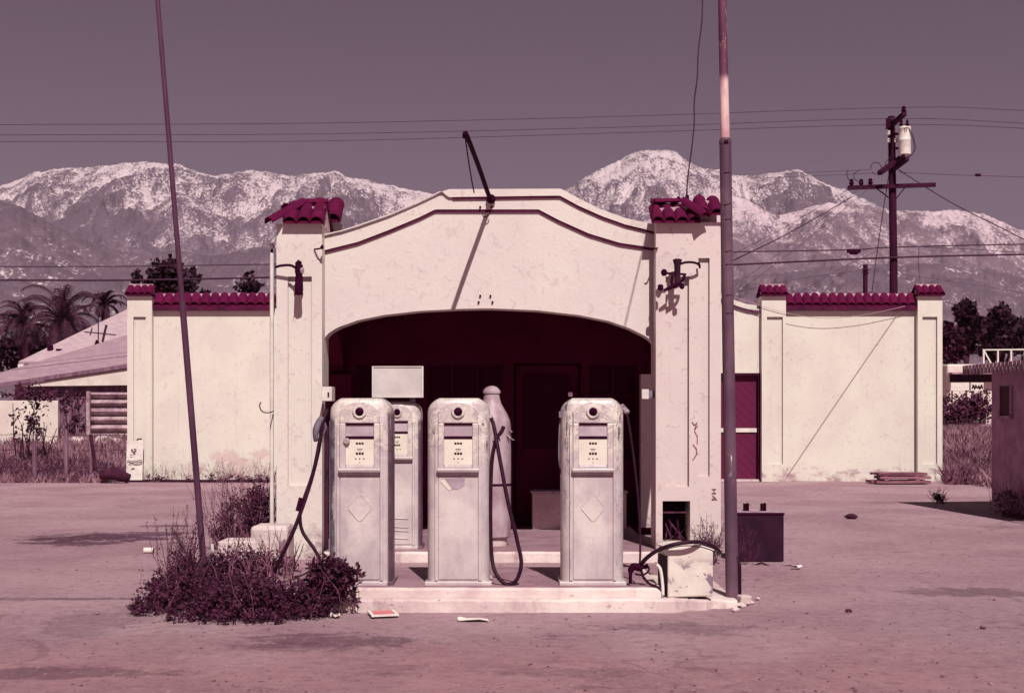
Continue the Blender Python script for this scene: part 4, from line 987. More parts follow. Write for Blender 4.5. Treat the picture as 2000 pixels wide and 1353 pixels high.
# ------------------------------------------------------------------ poles
fp = thing('flagpole', (X_(401, 11.3), 11.3, 0), 'thin tall leaning metal pole rising out of the left shrub', 'pole')
b0 = Vector((X_(401.5, 11.3), 11.3, 0)); t0 = P(310, 28, 11.3); dd = (t0-b0); topv = b0+dd*1.35
jt = b0+dd*.5
obj('lower_pole', MB().tube([b0, jt], .029, 12), FLAG, fp, smooth=True)
obj('upper_pole', MB().tube([jt-dd*.003, topv], [.024, .019], 12), FLAG, fp, smooth=True)
sp = thing('steel_pole', (X_(1430, 10.35), 10.35, 0), 'thick flaking steel pole with narrower pale top beside the right pillar', 'pole')
b0 = Vector((X_(1430, 10.35), 10.35, 0)); j0 = P(1416.5, 275, 10.35); t1 = P(1411, 22, 10.35)
obj('lower_pole', MB().tube([b0, b0.lerp(j0, .5), j0], [.052, .05, .048], 20), POLE, sp, smooth=True)
obj('upper_pole', MB().tube([j0-Vector((0, 0, .02)), t1, j0+(t1-j0)*1.22], [.037, .034, .031], 18), POLE_TOP, sp, smooth=True)
obj('collar', MB().lathe([(.038, .02), (.05, .0), (.05, -.03)], j0, 18), POLE, sp, smooth=True)
obj('bolt_hole', MB().lathe([(.018, 0), (.018, .01), (.008, .014)], j0+Vector((0, -.046, -.015)), 10, 'y'), DARK, sp)
rg = MB()
for k in range(7):
    q = b0.lerp(j0, .62+.05*k+rnd(-.01, .01)); rg.tube([q+Vector((-.046, -.02, 0)), q+Vector((-.01, -.052, rnd(-.01, .01))), q+Vector((.03, -.042, rnd(-.01, .01)))], .003, 5)
obj('strap_marks', rg, IRON, sp)
obj('conduit', MB().tube([b0+Vector((.06, -.01, 0)), b0+Vector((.058, -.015, .3)), b0+Vector((.03, -.03, .38))], .014, 8), DARKBOX, sp, smooth='all')
single('rubble_chunk', MB().obox((X_(1452, 10.3), 10.28, .04), (.045, .01, 0), (-.01, .05, 0), (.005, 0, .035)), KERB, (X_(1452, 10.3), 10.28, 0), 'pale concrete chunk lying at the foot of the thick steel pole', 'rubble', bevel=.01)
for k, (px, py, sz, lb) in enumerate(((1448, 1184, .03, 'broken concrete lump at the crumbled right tip of the pump island'), (1466, 1178, .022, 'smaller concrete lump just right of the crumbled island tip'), (1436, 1193, .026, 'concrete lump in front of the crumbled island tip, nearest the viewer'), (1480, 1170, .018, 'flat concrete flake farthest right of the pump island'))):
    g = gz(px, py); m = MB().lathe([(sz*.9, 0), (sz*1.2, sz*.4), (sz*.9, sz*.9), (sz*.3, sz*1.1)], g, 7); m.v = [(x+rnd(-.3, .3)*sz, y+rnd(-.3, .3)*sz, z) for x, y, z in m.v]
    single('rubble_chunk', m, KERB, g, lb, 'rubble')
# white chipped box at the end of the island
ang = R(10); c0 = Vector((X_(1345, 9.95), 10.12, .1)); hw, hd_, hh = .185, .13, .40
m = MB(); N = 13; xs = np.linspace(-hw, hw, N); cr = lambda x: hh-.035*(x/hw)**2-.012*(x/hw)
def rounded_prism():
    m = MB(); k = 0
    m.wall(list(xs), [cr(x) for x in xs], [0]*N, -hd_, hd_); return m
wb = thing('white_box', c0, 'squat white metal box with chipped paint and rounded top on the island end', 'metal box')
RM = Matrix.Translation(c0) @ Matrix.Rotation(ang, 4, 'Z')
obj('box', rounded_prism().xform(RM), CHIP, wb, bevel=.012)
lid = MB().wall(list(xs*1.03), [cr(x)+.014 for x in xs], [cr(x)+.002 for x in xs], -hd_-.006, hd_+.02).xform(RM); obj('lid', lid, CHIP, wb, bevel=.004)
obj('side_panel', MB().box(-hw-.007, -hw-.001, -hd_+.01, hd_-.01, .01, hh-.08).xform(RM), DARKBOX, wb)  # dark sheet over the left face, its shade put into the colour
pp = MB().tube(spline([P(1283, 1102, 10.02), P(1290, 1112, 10.0), P(1294, 1140, 9.98), P(1295, 1162, 9.97)], 5), .013, 8)
single('white_pipe_stub', pp, WHITEP, P(1294, 1162, 9.98), 'short bent white pipe beside the left edge of the chipped white box', 'pipe', smooth='all')
# dark box behind the steel pole
yb = 13.35
db = thing('dark_box', (X_(1485, yb), yb+.2, 0), 'dark rusty metal box with two lugs on the lot right of the steel pole', 'metal box')
obj('box', MB().box(X_(1437, yb), X_(1531, yb), yb, yb+.42, 0, Z_(1001, yb)), DARKBOX, db, bevel=.008)
obj('top', MB().box(X_(1438, yb), X_(1530, yb), yb+.01, yb+.41, Z_(1001, yb)+.001, Z_(999, yb)), GREYTOP, db)
for q in (1462, 1496):
    obj('lug', MB().box(X_(q-4, yb), X_(q-1, yb), yb+.1, yb+.2, Z_(999, yb)+.001, Z_(985, yb)).box(X_(q+1.5, yb), X_(q+4.5, yb), yb+.1, yb+.2, Z_(999, yb)+.001, Z_(984, yb)), IRON, db)
obj('edge_trim', MB().box(X_(1437, yb)-.006, X_(1531, yb)+.006, yb-.008, yb-.001, Z_(1005, yb), Z_(1001, yb)), IRON, db)
single('bent_rod', MB().tube(spline([P(1440, 1100, 13.3), P(1470, 1104, 13.1), P(1487, 1099, 13.1), P(1510, 1107, 13.0), P(1545, 1104, 13.0)], 5), .009, 6), IRON, P(1490, 1102, 13.1), 'thin bent rod lying on the ground before the dark rusty box', 'rod', smooth='all')
# white block wall left of the left pillar
single('concrete_block', MB().box(X_(488, 12.6), X_(562, 12.6), 12.6, 13.0, 0, Z_(1027, 12.6)), BLOCKM, (X_(520, 12.6), 12.8, 0), 'pale rounded concrete block at the foot of the left pillar', 'block', bevel=.04)
single('planter_wall', MB().box(X_(425, 12.0), X_(545, 12.0), 12.0, 12.4, 0, Z_(1057, 12.0)), BLOCKM, (X_(480, 12), 12.2, 0), 'low pale concrete wall behind the front shrub left of the left pillar', 'wall', bevel=.012)
pf = thing('pipe_frame', (X_(385, 11.4), 11.4, 0), 'small rusty bent pipe hoop standing beside the foot of the leaning pole', 'pipe hoop')
obj('hoop', MB().tube([P(372, 1130, 11.4), P(372, 1072, 11.4), P(392, 1070, 11.5), P(392, 1130, 11.5)], .012, 7), IRON, pf)
single('white_stake', MB().box(X_(412, 11.5), X_(417, 11.5), 11.5, 11.525, 0, Z_(1062, 11.5)), WHITEP, (X_(414, 11.5), 11.51, 0), 'thin white stake upright in the shrub right of the leaning pole', 'stake')

# ------------------------------------------------------------------ vegetation helpers
def leaf(mb, p, s, nrm=None, asp=.5):
    a = rvec(); b = a.orthogonal().normalized(); b = Matrix.Rotation(rnd(0, 6.28), 3, a) @ b
    c = a.cross(b); L = s*rnd(.45, 1.5)
    mb.add([p, p+b*L*.5+c*L*asp*.5, p+b*L, p+b*L*.5-c*L*asp*.5], [(0, 1, 2, 3)])
def shrub(name, loc, blobs, n, s, mat, label, cat, twigs=0, tw_len=(.3, .7), tw_mat=None, group=None, spread=.5, tw_r=.004, tleaf=5, tlm=None):
    r = thing(name, loc, label, cat, group); mb = MB()
    vol = [b[1].x*b[1].y*b[1].z if isinstance(b[1], Vector) else b[1][0]*b[1][1]*b[1][2] for b in blobs]
    for (c, rad), v in zip(blobs, vol):
        k = int(n*v/sum(vol)); c = Vector(c)
        lumps = [rvec()*rnd(.45, .95) for _ in range(max(6, k//45))]
        for i in range(k):
            if random.random() < .72:
                q = random.choice(lumps)+rvec()*rnd(0, .3)
            else: q = rvec()*rnd(.2, 1)**.6
            p = c+Vector((q.x*rad[0], q.y*rad[1], q.z*rad[2]))
            if p.z < .01: p.z = rnd(.01, .08)
            leaf(mb, p, s)
    obj('foliage', mb, mat, r)
    if twigs:
        tm = MB(); lm = MB()
        for i in range(twigs):
            c, rad = random.choice(blobs); c = Vector(c)
            p0 = Vector((c.x+rnd(-.8, .8)*rad[0], c.y+rnd(-.8, .8)*rad[1], rnd(0, .1)))
            d = Vector((rnd(-spread, spread), rnd(-spread, spread), 1)).normalized(); L = rnd(*tw_len); p1 = p0+d*L*.5+Vector((rnd(-.04, .04), 0, 0)); p2 = p0+d*L+Vector((rnd(-.1, .1), rnd(-.1, .1), 0))*L
            tm.tube([p0, p1, p2], [tw_r, tw_r*.8, tw_r*.4], 4, False)
            for k in range(tleaf):
                t = rnd(.3, 1); leaf(lm, (p0.lerp(p1, t*2) if t < .5 else p1.lerp(p2, t*2-1))+rvec()*.015, s*.7, asp=.35)
        obj('twigs', tm, tw_mat or TWIG, r)
        if tleaf: obj('twig_leaves', lm, tlm or mat, r)
    return r
# front shrub: low dark mass spreading at the left end of the island
blobs = []
for (px, py, rx, ry, rz) in ((300, 1196, .2, .22, .12), (335, 1180, .3, .35, .2), (390, 1188, .32, .4, .27), (440, 1200, .32, .4, .25), (490, 1200, .34, .4, .28), (540, 1202, .3, .36, .24), (590, 1200, .28, .34, .22), (628, 1200, .16, .24, .16), (400, 1160, .3, .3, .32), (350, 1165, .2, .25, .3), (460, 1160, .36, .35, .36), (520, 1158, .3, .3, .34), (350, 1212, .18, .14, .08), (450, 1216, .22, .12, .08), (520, 1216, .22, .12, .08)):
    g = gz(px, py); rz *= .8; blobs.append((g+V(0, 0, rz*.45), (rx, ry, rz)))
shrub('shrub', (X_(460, 10.3), 10.2, 0), blobs, 34000, .032, LEAF, 'wide low dark shrub spreading around the leaning pole at the island\'s left end', 'shrub', 26, (.25, .5), spread=.6, tleaf=16, tw_r=.0028)
tw = MB(); sh0 = bpy.data.objects['shrub']
for i in range(50):
    p0 = gz(rnd(430, 570), rnd(1130, 1190)); p0.z = rnd(.05, .2); d = Vector((rnd(-.55, .45), rnd(-.3, .3), 1)); L = rnd(.2, .5)
    pts = [p0]
    for k in range(5): d = d+rvec()*.22; pts.append(pts[-1]+d.normalized()*L/5)
    tw.tube(pts, [.0045, .004, .0035, .003, .0025, .002], 4, False)
    for k in range(3):
        q = random.choice(pts[1:5]); e = d+rvec()*.7; tw.tube([q, q+e.normalized()*rnd(.06, .16)], [.0025, .0015], 3, False)
obj('dry_stems', tw, TWIG, sh0)
# upright plume at left of it
b2 = [(gz(350, 1150)+V(0, 0, .2), (.13, .12, .3))]
shrub('plume_weed', gz(350, 1150), b2, 250, .03, LEAF2, 'upright feathery weed sprouting at the left of the front shrub', 'weed', 40, (.3, .7), LEAF2, spread=.42, tleaf=26, tw_r=.003)
b3 = [(P(640, 1115, 9.75), (.16, .14, .13)), (P(680, 1125, 9.75), (.12, .12, .1)), (P(620, 1150, 9.8), (.14, .12, .14)), (P(655, 1145, 9.78), (.1, .1, .12)), (P(692, 1160, 9.78), (.03, .03, .1))]
shrub('leafy_bush', (X_(645, 9.78), 9.75, 0), b3, 3200, .04, LEAF, 'small leafy bush growing over the island edge in front of the leftmost pump', 'bush', 14, (.25, .42), spread=.35, tleaf=10, tw_r=.003)
b4 = [(P(480, 1020, 14.6), (.32, .3, .4)), (P(505, 1000, 14.6), (.2, .3, .42)), (P(440, 1040, 14.6), (.2, .2, .25))]
shrub('twiggy_bush', (X_(480, 14.6), 14.6, 0), b4, 7000, .034, LEAF2, 'tall twiggy bush behind the pale block left of the left pillar', 'bush', 130, (.5, 1.0), spread=.4, tleaf=12, tw_r=.003)
b5 = [(P(1388, 1075, 13.2), (.12, .12, .16)), (P(1380, 1090, 13.1), (.12, .12, .1))]
shrub('weed_tuft', (X_(1388, 13.2), 13.2, 0), b5, 320, .03, LEAF, 'dark weed tuft at the foot of the right pillar behind the white box', 'weed', 70, (.2, .48), LEAF, spread=.6, tleaf=9, tw_r=.0025)
b6 = [(P(1455, 1085, 13.1), (.08, .08, .1))]
shrub('weed_tuft', (X_(1455, 13.1), 13.1, 0), b6, 60, .022, LEAF2, 'sparse dry weed in front of the dark rusty box', 'weed', 34, (.15, .4), LEAF2, spread=.6, tleaf=9, tw_r=.0022)
b7 = [(gz(1836, 984)+V(0, 0, .1), (.13, .12, .14))]
shrub('tumbleweed', gz(1836, 984), b7, 700, .03, LEAF, 'small round dark bush alone on the lot at the right, near the shed shadow', 'bush', 20, (.15, .3), spread=.8, tleaf=4)
b8 = [(V(7.55, 19.3, .12), (.22, .8, .3)), (V(7.6, 18.0, .1), (.25, .7, .22))]
shrub('weed_patch', (7.2, 18.6, 0), b8, 1200, .04, LEAF2, 'tangle of weeds along the foot of the dark right shed', 'weeds', 110, (.25, .7), GRASSD, spread=.6, tleaf=3, tlm=GRASSD)
# weeds along the foot of the left garage wall
b9 = [(P(px, 938, 29.7), (rnd(.2, .4), .12, rnd(.06, .22))) for px in (300, 330, 375, 420, 452, 480, 515)]
shrub('wall_weeds', (X_(400, 29.7), 29.7, 0), b9, 900, .05, GRASSD, 'ragged weeds along the foot of the left garage wall', 'weeds', 90, (.15, .5), GRASSD, spread=.7, tleaf=2)

def blades(name, n, fn, h, wd, mat):
    mb = MB()
    for _ in range(n):
        x, y = fn(); hh = rnd(*h); a = rnd(0, 6.28); l = rnd(.3, 1.0)*hh; z0 = gh(x, y)-.03; dx, dy = math.cos(a), math.sin(a); w_ = wd*rnd(.6, 1.2)
        mb.add([(x-w_/2, y, z0), (x+w_/2, y, z0), (x+dx*l*.4+w_*.35, y+dy*l*.4, z0+hh*.6), (x+dx*l, y+dy*l, z0+hh), (x+dx*l*.4-w_*.35, y+dy*l*.4, z0+hh*.6)], [(0, 1, 2, 3, 4)])
    o = obj(name, mb, mat); o['kind'] = 'stuff'; return o
def left_field():
    while True:
        y = 29.3+rnd(0, 1)**1.3*22; x = X_(rnd(-60, 248), y)
        if x < -9.15 or y > 41.5: return x, y
blades('dry_grass', 13000, left_field, (.1, .34), .03, GRASSM)
blades('dark_grass', 4500, lambda: ((lambda y: (X_(rnd(-40, 246), y), y))(29.8+rnd(0, 1)**1.6*3.2)), (.1, .36), .035, LEAF2)
def right_field():
    while True:
        y = 26+rnd(0, 1)**1.2*36; x = X_(rnd(1842, 1960), y)
        if x > 10.2 or y > 41.5:
            if y < 26.5 or x > 10.2: return x, y
blades('dry_grass', 8000, right_field, (.15, .5), .03, GRASSM)
blades('dark_grass', 2600, lambda: ((lambda y: (X_(rnd(1846, 1950), y), y))(28.5+rnd(0, 6))), (.15, .5), .03, GRASSD)
# litter and stones
gm = MB()
for k in range(1100):
    y = 7+rnd(0, 1)**1.8*20; x = X_(rnd(-60, 2060), y); s = rnd(.002, .009)*(1.5 if random.random() < .06 else 1)
    if -2.2 < x < 1.9 and 9.7 < y < 11.6: continue
    q = [V(rnd(.6, 1.2)*s*dx, rnd(.6, 1.2)*s*dy, rnd(.2, .8)*s*dz) for dx in (-1, 1) for dy in (-1, 1) for dz in (-.4, 1)]
    gm.add([V(x, y, .002)+v for v in q], [(0, 1, 3, 2), (4, 6, 7, 5), (0, 4, 5, 1), (2, 3, 7, 6), (1, 5, 7, 3), (0, 2, 6, 4)])
obj('gravel', gm, STONE)['kind'] = 'stuff'
g = gz(748, 1202); pc = thing('paper_card', g, 'pale pink cardboard sheet with white edge lying below the pump island', 'litter')
obj('sheet', MB().obox(g+V(0, 0, .02), (.1, .03, 0), (-.03, .12, 0), (0, 0, .006)), PAPER, pc); obj('print', MB().obox(g+V(0, 0, .0285), (.075, .022, 0), (-.022, .085, 0), (0, 0, .0015)), REDP, pc)
def scrap(name, px, py, sx, sy, label, cat='litter', mat=PAPER, z=.02):
    g = gz(px, py); m = MB(); N = 4
    for j in range(N):
        for i in range(N): m.v.append((g.x+(i/(N-1)-.5)*sx+rnd(-.01, .01), g.y+(j/(N-1)-.5)*sy+rnd(-.01, .01), .006+abs(rnd(0, z))))
    for j in range(N-1):
        for i in range(N-1): a = j*N+i; m.f.append((a, a+1, a+N+1, a+N))
    o = single(name, m, mat, g, label, cat); sm = o.modifiers.new('solid', 'SOLIDIFY'); sm.thickness = .003
    return o
scrap('paper_scrap', 925, 1212, .22, .1, 'crumpled pale paper scrap on the dirt below the middle fuel pump')
scrap('paper_scrap', 654, 1206, .07, .07, 'small white paper scrap at the right foot of the front shrub', z=.04)
scrap('paper_scrap', 604, 1196, .06, .12, 'white paper scrap caught at the front of the front shrub', z=.1)
scrap('paper_scrap', 1555, 1110, .1, .1, 'white paper scrap on the lot right of the dark rusty box', z=.04)
g = gz(290, 1080); cn = thing('drink_can', g, 'crushed white can lying on the left side of the lot', 'can')
obj('can_body', MB().tube([g+V(-.05, 0, .032), g+V(.05, .01, .032)], .032, 12), PAPER, cn, smooth=True); obj('can_rim', MB().tube([g+V(.05, .01, .032), g+V(.056, .011, .032)], .028, 12), IRON, cn, smooth=True)
for (px, py, s, lb) in ((1657, 1194, .03, 'dark stone on the lot right of the thick steel pole'), (1204, 1228, .02, 'pale pebble on the dirt in front of the right fuel pump'), (1662, 1012, .1, 'dark clod on the lot in front of the right garage wing'), (1920, 1226, .025, 'pale pebble at the lower right of the lot'), (190, 1198, .018, 'pale pebble on the left of the lot')):
    g = gz(px, py); m = MB().lathe([(s*.7, 0), (s, s*.25), (s*.75, s*.55), (s*.3, s*.7)], g, 8); m.v = [(x+rnd(-.2, .2)*s, y+rnd(-.2, .2)*s, z) for x, y, z in m.v]
    single('stone', m, STONE if 'pale' in lb else BARK, g, lb, 'stone', smooth='all')

# ------------------------------------------------------------------ left background
hs_ = thing('shingled_house', (-17, 50, 0), 'low house with pink grey shingled roofs left of the garage', 'house')
d = V(-.51, .86, 0); nrm = V(.86, .51, 0); A = V(X_(330, 37.4), 37.4, 3.22); Bp = A+d*26
def slab(mb, a, b, c, e, th):
    up = (b-a).cross(e-a).normalized()
    if up.z < 0: up = -up
    vs_ = [a, b, c, e]; mb.add(vs_+[v-up*th for v in vs_], [(0, 1, 2, 3), (7, 6, 5, 4), (0, 4, 5, 1), (1, 5, 6, 2), (2, 6, 7, 3), (3, 7, 4, 0)])
Yh = 46.0; ra, rb, rc_, rd = P(-120, 765, Yh), P(330, 698, Yh), P(330, 630, Yh+5), P(-120, 763, Yh+5)
m = MB(); slab(m, ra, rb, rc_, rd, .1); obj('porch_roof', m, SHING2, hs_)
m = MB(); m.bar(ra-V(0, .04, .09), rb-V(0, .04, .09), .05, .13); obj('fascia', m, FENCEW, hs_)
w0, w1 = P(42, 744, Yh+.03), P(330, 701, Yh+.03); zb_ = Z_(751, Yh+.03)
m = MB(); m.add([(w0.x, w0.y, zb_-.06), (w1.x, w1.y, zb_), (w1.x, w1.y, w1.z-.12), (w0.x, w0.y, w0.z-.12), (w0.x, w0.y+.1, zb_-.06), (w1.x, w1.y+.1, zb_), (w1.x, w1.y+.1, w1.z-.12), (w0.x, w0.y+.1, w0.z-.12)], [(0, 1, 2, 3), (7, 6, 5, 4), (0, 3, 7, 4), (1, 5, 6, 2), (3, 2, 6, 7), (0, 4, 5, 1)]); obj('upper_wall', m, BOARDW, hs_)
obj('lower_wall', MB().box(w0.x+.3, w1.x, Yh+.4, Yh+.5, 0, zb_-.01), FENCEW, hs_)
obj('side_wall', MB().box(w0.x, w0.x+.12, Yh+.36, Yh+4.5, 0, zb_-.08), DARKBOX, hs_)
# main roof behind, with hip
Ym = 64; e0 = P(36, 706, Ym); e1 = V(4, Ym, e0.z); r0 = P(256, 600, Ym+7); r1 = V(4, Ym+7, r0.z)
m = MB(); slab(m, e0, e1, r1, r0, .12); back = V(e0.x, Ym+18, e0.z); slab(m, back, e0, r0, r0+V(0, .5, 0), .12)
obj('main_roof', m, SHING, hs_)
m = MB()
for px in (42, 64, 86, 108): q = P(px, 709, Ym-.02); m.box(q.x-.14, q.x+.14, Ym-.12, Ym+.3, e0.z-.3, e0.z-.125)
obj('rafter_ends', m, WHITEP, hs_)
obj('main_wall', MB().box(e0.x+1.0, 4, Ym+.8, Ym+17, 0, e0.z-.31), DARKBOX, hs_)
m = MB()
for p in ((98, 680), (115, 687)): q = P(p[0], p[1], Ym+1.4); m.tube([q-V(0, 0, .3), q+V(0, 0, .15)], .16, 8)
obj('roof_vent', m, IRON, hs_)
an = thing('roof_antenna', P(192, 690, 55), 'thin metal television antenna standing on the shingled house roof', 'antenna')
an.location.z -= 0; obj('mast', MB().tube([P(192, 690, 55), P(192, 570, 55)], .025, 6), WIRE, an)
obj('elements', MB().bar(P(165, 648, 55), P(226, 654, 55), .05).bar(P(200, 668, 55), P(208, 634, 55), .08).bar(P(180, 640, 55), P(176, 655, 55), .04), WIRE, an)
obj('coil', MB().tube(spline([P(190, 664, 55), P(186, 676, 55), P(192, 682, 55), P(197, 676, 55), P(190, 668, 55)], 5), .05, 6), IRON, an)
# fence, boards
wf = thing('wire_fence', (X_(120, 29.5), 29.5, 0), 'sagging wire fence on thin weathered posts left of the garage', 'fence')
for (px, y0, y1, r_) in ((68, 862, 946, .05), (130, 838, 950, .045), (178, 862, 948, .03)):
    Yp = 29.6; obj('post', MB().tube([V(X_(px, Yp), Yp, -.02), V(X_(px-1, Yp), Yp, Z_(y0, Yp))], r_, 8), FENCEW, wf, smooth=True)
obj('leaning_post', MB().tube([V(X_(190, 29.6), 29.6, -.02), V(X_(177, 29.6), 29.6, Z_(848, 29.6))], .045, 8), BARK, wf, smooth=True)
fw = MB()
for zz in (.35, .75, 1.1): fw.tube(spline([V(X_(-60, 29.6), 29.6, zz), V(X_(68, 29.6), 29.6, zz), V(X_(100, 29.6), 29.6, zz-.05), V(X_(130, 29.6), 29.6, zz), V(X_(178, 29.6), 29.6, zz-.02), V(X_(248, 29.6), 29.6, zz)], 4), .006, 4)
obj('fence_wire', fw, WIRE, wf)
single('white_board', MB().box(X_(-40, 36), X_(113, 36), 36, 36.06, 0, Z_(782, 36)), BOARDW, (X_(60, 36), 36, 0), 'large white panel standing in the grass at the far left', 'panel', bevel=.01)
cs = MB(); x0, x1 = X_(176, 38), X_(256, 38); zs = np.linspace(.0, Z_(766, 38), 72)
for z in zs: cs.v += [(x0, 38+.09*math.sin(z*2*math.pi/.25), z), (x1, 38+.09*math.sin(z*2*math.pi/.25), z), (x0, 38.03+.09*math.sin(z*2*math.pi/.25), z), (x1, 38.03+.09*math.sin(z*2*math.pi/.25), z)]
for i in range(len(zs)-1):
    a = 4*i; b = a+4; cs.f += [(a, a+1, b+1, b), (a+3, a+2, b+2, b+3), (a, b, b+2, a+2), (a+1, a+3, b+3, b+1)]
cs.bar(V(x0, 37.86, 0), V(x0, 37.86, Z_(764, 38)), .1)
single('corrugated_sheet', cs, CORR, ((x0+x1)/2, 38, 0), 'pale horizontally corrugated iron sheet upright in the grass beside the garage corner', 'metal sheet')
bf = MB()
for k in range(26):
    x = X_(60, 42)+k*.2; bf.box(x, x+.17, 42, 42.04, 0, 2.15+rnd(-.06, .06))
single('board_fence', bf, FENCEW, (X_(120, 42), 42, 0), 'grey vertical board fence below the shingled house', 'fence')
for (px, py, s, lb) in ((152, 852, .2, 'large pale rock in the grass in front of the board fence'), (203, 872, .22, 'white boulder in the grass below the corrugated iron sheet'), (224, 870, .14, 'small pale rock beside the white boulder by the garage corner')):
    Yk = 36.5; c = V(X_(px, Yk), Yk, gh(X_(px, Yk), Yk)+.05); m = MB().lathe([(s*.9, -.3), (s*1.5, 0), (s*1.2, s*.3), (s*.6, s*.55), (s*.1, s*.6)], c, 10); m.v = [(x+rnd(-.25, .25)*s, y+rnd(-.15, .15)*s, z+rnd(-.08, .08)*s) for x, y, z in m.v]
    single('rock', m, BLOCKM, (c.x, c.y, c.z-.3), lb, 'rock', smooth='all')
single('dark_log', MB().tube([P(196, 928, 29.2), P(225, 924, 29.2), P(252, 934, 29.2)], [.1, .15, .11], 9), BARK, (X_(225, 29.2), 29.2, 0), 'dark fallen log at the left garage corner below the notice board', 'log', smooth='all')
b10 = [(P(66, 800, 33), (.5, .4, .7)), (P(40, 830, 33), (.4, .4, .5)), (P(80, 780, 33), (.35, .3, .35))]
shrub('sapling', (X_(66, 33), 33, 0), b10, 420, .11, LEAF, 'spotty leafed sapling in front of the white panel', 'sapling', 16, (.9, 1.9), BARK, spread=.25, tw_r=.02, tleaf=3)
b11 = [(P(60, 766, 38.5), (.9, .4, .3)), (P(110, 776, 39), (.6, .4, .3)), (P(140, 800, 39), (.5, .4, .5)), (P(150, 840, 39), (.5, .4, .5))]
shrub('vine_bush', (X_(100, 39), 39, 0), b11, 900, .12, LEAF2, 'tangled dark vine bush above and beside the white panel', 'bush', 50, (1.0, 2.1), BARK, spread=.4, tw_r=.015, tleaf=4)

# ------------------------------------------------------------------ trees
def tree(name, base, blobs, n, s, label, lm=None, tr=.2, group=None, cat='tree'):
    base = Vector(base); r = thing(name, base, label, cat, group); mb = MB(); tot = sum(b[1][0]*b[1][2] for b in blobs)
    tm = MB(); c0 = sum((Vector(b[0]) for b in blobs), Vector())/len(blobs)
    tm.tube([base, base.lerp(c0, .5)+V(rnd(-.1, .1), 0, 0), V(c0.x, c0.y, c0.z)], [tr, tr*.75, tr*.45], 8)
    for c, rad in blobs:
        c = Vector(c); k = int(n*rad[0]*rad[2]/tot); tm.tube([base.lerp(c0, .6), c], [tr*.45, tr*.15], 6)
        lumps = [rvec()*rnd(.5, 1.0) for _ in range(14)]
        for i in range(k):
            q = random.choice(lumps)+rvec()*rnd(0, .42) if random.random() < .8 else rvec()*rnd(.3, 1)
            leaf(mb, c+V(q.x*rad[0], q.y*rad[1], q.z*rad[2]), s, asp=.7)
    obj('trunk', tm, BARK, r, smooth='all'); obj('crown', mb, lm or TREEL, r); return r
def bl(lst, Y): return [(P(px, py, Y+rnd(-.5, .5)), (rx*Y/F, rx*Y/F, rz*Y/F)) for px, py, rx, rz in lst]
tree('dark_tree', (X_(330, 90), 90, 0), bl([(310, 545, 30, 32), (345, 540, 32, 34), (330, 522, 24, 20), (365, 560, 22, 24), (300, 565, 24, 20), (350, 575, 34, 20)], 90), 3200, .36, 'dark dense round tree rising behind the left garage coping', tr=.3)
tree('slim_tree', (X_(268, 95), 95, 0), bl([(267, 545, 7, 14), (272, 565, 10, 14)], 95), 260, .3, 'slim dark tree just left of the dense round tree', tr=.12)
tree('sparse_tree', (X_(487, 88), 88, 0), bl([(487, 540, 7, 9), (478, 556, 18, 7), (500, 558, 16, 7), (488, 566, 22, 7)], 88), 420, .3, 'small sparse spiky tree behind the left garage coping near the vent pipe', tr=.1)
tree('low_tree', (X_(395, 90), 90, 0), bl([(398, 574, 8, 6)], 90), 100, .28, 'tiny tree top peeping over the left coping right of the dense round tree', tr=.1)
for (lst, Yt, lb, tr_) in (([(1885, 610, 18, 22), (1900, 640, 24, 26), (1880, 665, 22, 24)], 120, 'tall dark eucalyptus left in the clump beyond the right shed', .35),
                      ([(1955, 620, 22, 24), (1935, 645, 24, 24), (1965, 660, 26, 26), (1940, 680, 30, 20), (1990, 650, 22, 30)], 125, 'broad dark eucalyptus right in the clump beyond the right shed', .4),
                      ([(2040, 650, 30, 30), (2020, 680, 30, 24)], 128, 'dark eucalyptus at the far right edge beyond the shed', .4),
                      ([(1852, 652, 14, 16), (1862, 680, 18, 20), (1848, 690, 14, 18)], 110, 'lower lighter tree beside the right end of the garage', .2)):
    tree('eucalyptus_tree', (X_(lst[0][0], Yt), Yt, 0), bl(lst, Yt), 1100*len(lst), .5, lb, tr=tr_, group='trees beyond the right shed', lm=TREEL if 'lighter' not in lb else LEAF)
def palm(loc, crown, n, L, label, tr):
    r = thing('palm_tree', loc, label, 'palm tree'); m = MB(); c = Vector(crown); b = Vector(loc)
    m.tube([b, b.lerp(c, .5), c, c+V(0, 0, .4)], [tr*1.1, tr, tr*1.3, tr*.7], 10); obj('trunk', m, BARK, r, smooth='all')
    fm = MB()
    for i in range(n):
        az = rnd(0, 6.283); el = R(rnd(0, 88)); l = L*rnd(.75, 1.1); pts = []
        dirh = V(math.cos(az), math.sin(az), 0); p = c+V(0, 0, .3)
        ang = el
        for k in range(12):
            pts.append(p.copy()); p = p+(dirh*math.cos(ang)+V(0, 0, math.sin(ang)))*(l/11); ang -= R(5+k*1.5)
        fm.tube(pts, [.045]*6+[.03]*6, 4, False)
        sd_ = dirh.cross(V(0, 0, 1))
        for k in range(2, 12):
            for q in (0, .5):
                a = pts[k].lerp(pts[min(k+1, 11)], q); u = (pts[min(k+1, 11)]-pts[k-1]).normalized(); ll = L*.15*math.sin(math.pi*(k+1)/13)+.12
                for sg_ in (-1, 1):
                    e = a+(sd_*sg_*.75+u*.55+V(0, 0, -.35))*ll; fm.add([a-u*.045, a+u*.045, e], [(0, 1, 2)])
    obj('fronds', fm, PALML, r); return r
palm((X_(125, 75), 75, 0), P(122, 640, 75), 52, 3.5, 'large bushy palm tree behind the shingled house roof', .5)
palm((X_(52, 78), 78, 0), P(48, 648, 78), 50, 2.6, 'second palm tree, lower, at the far left behind the house roof', .3)
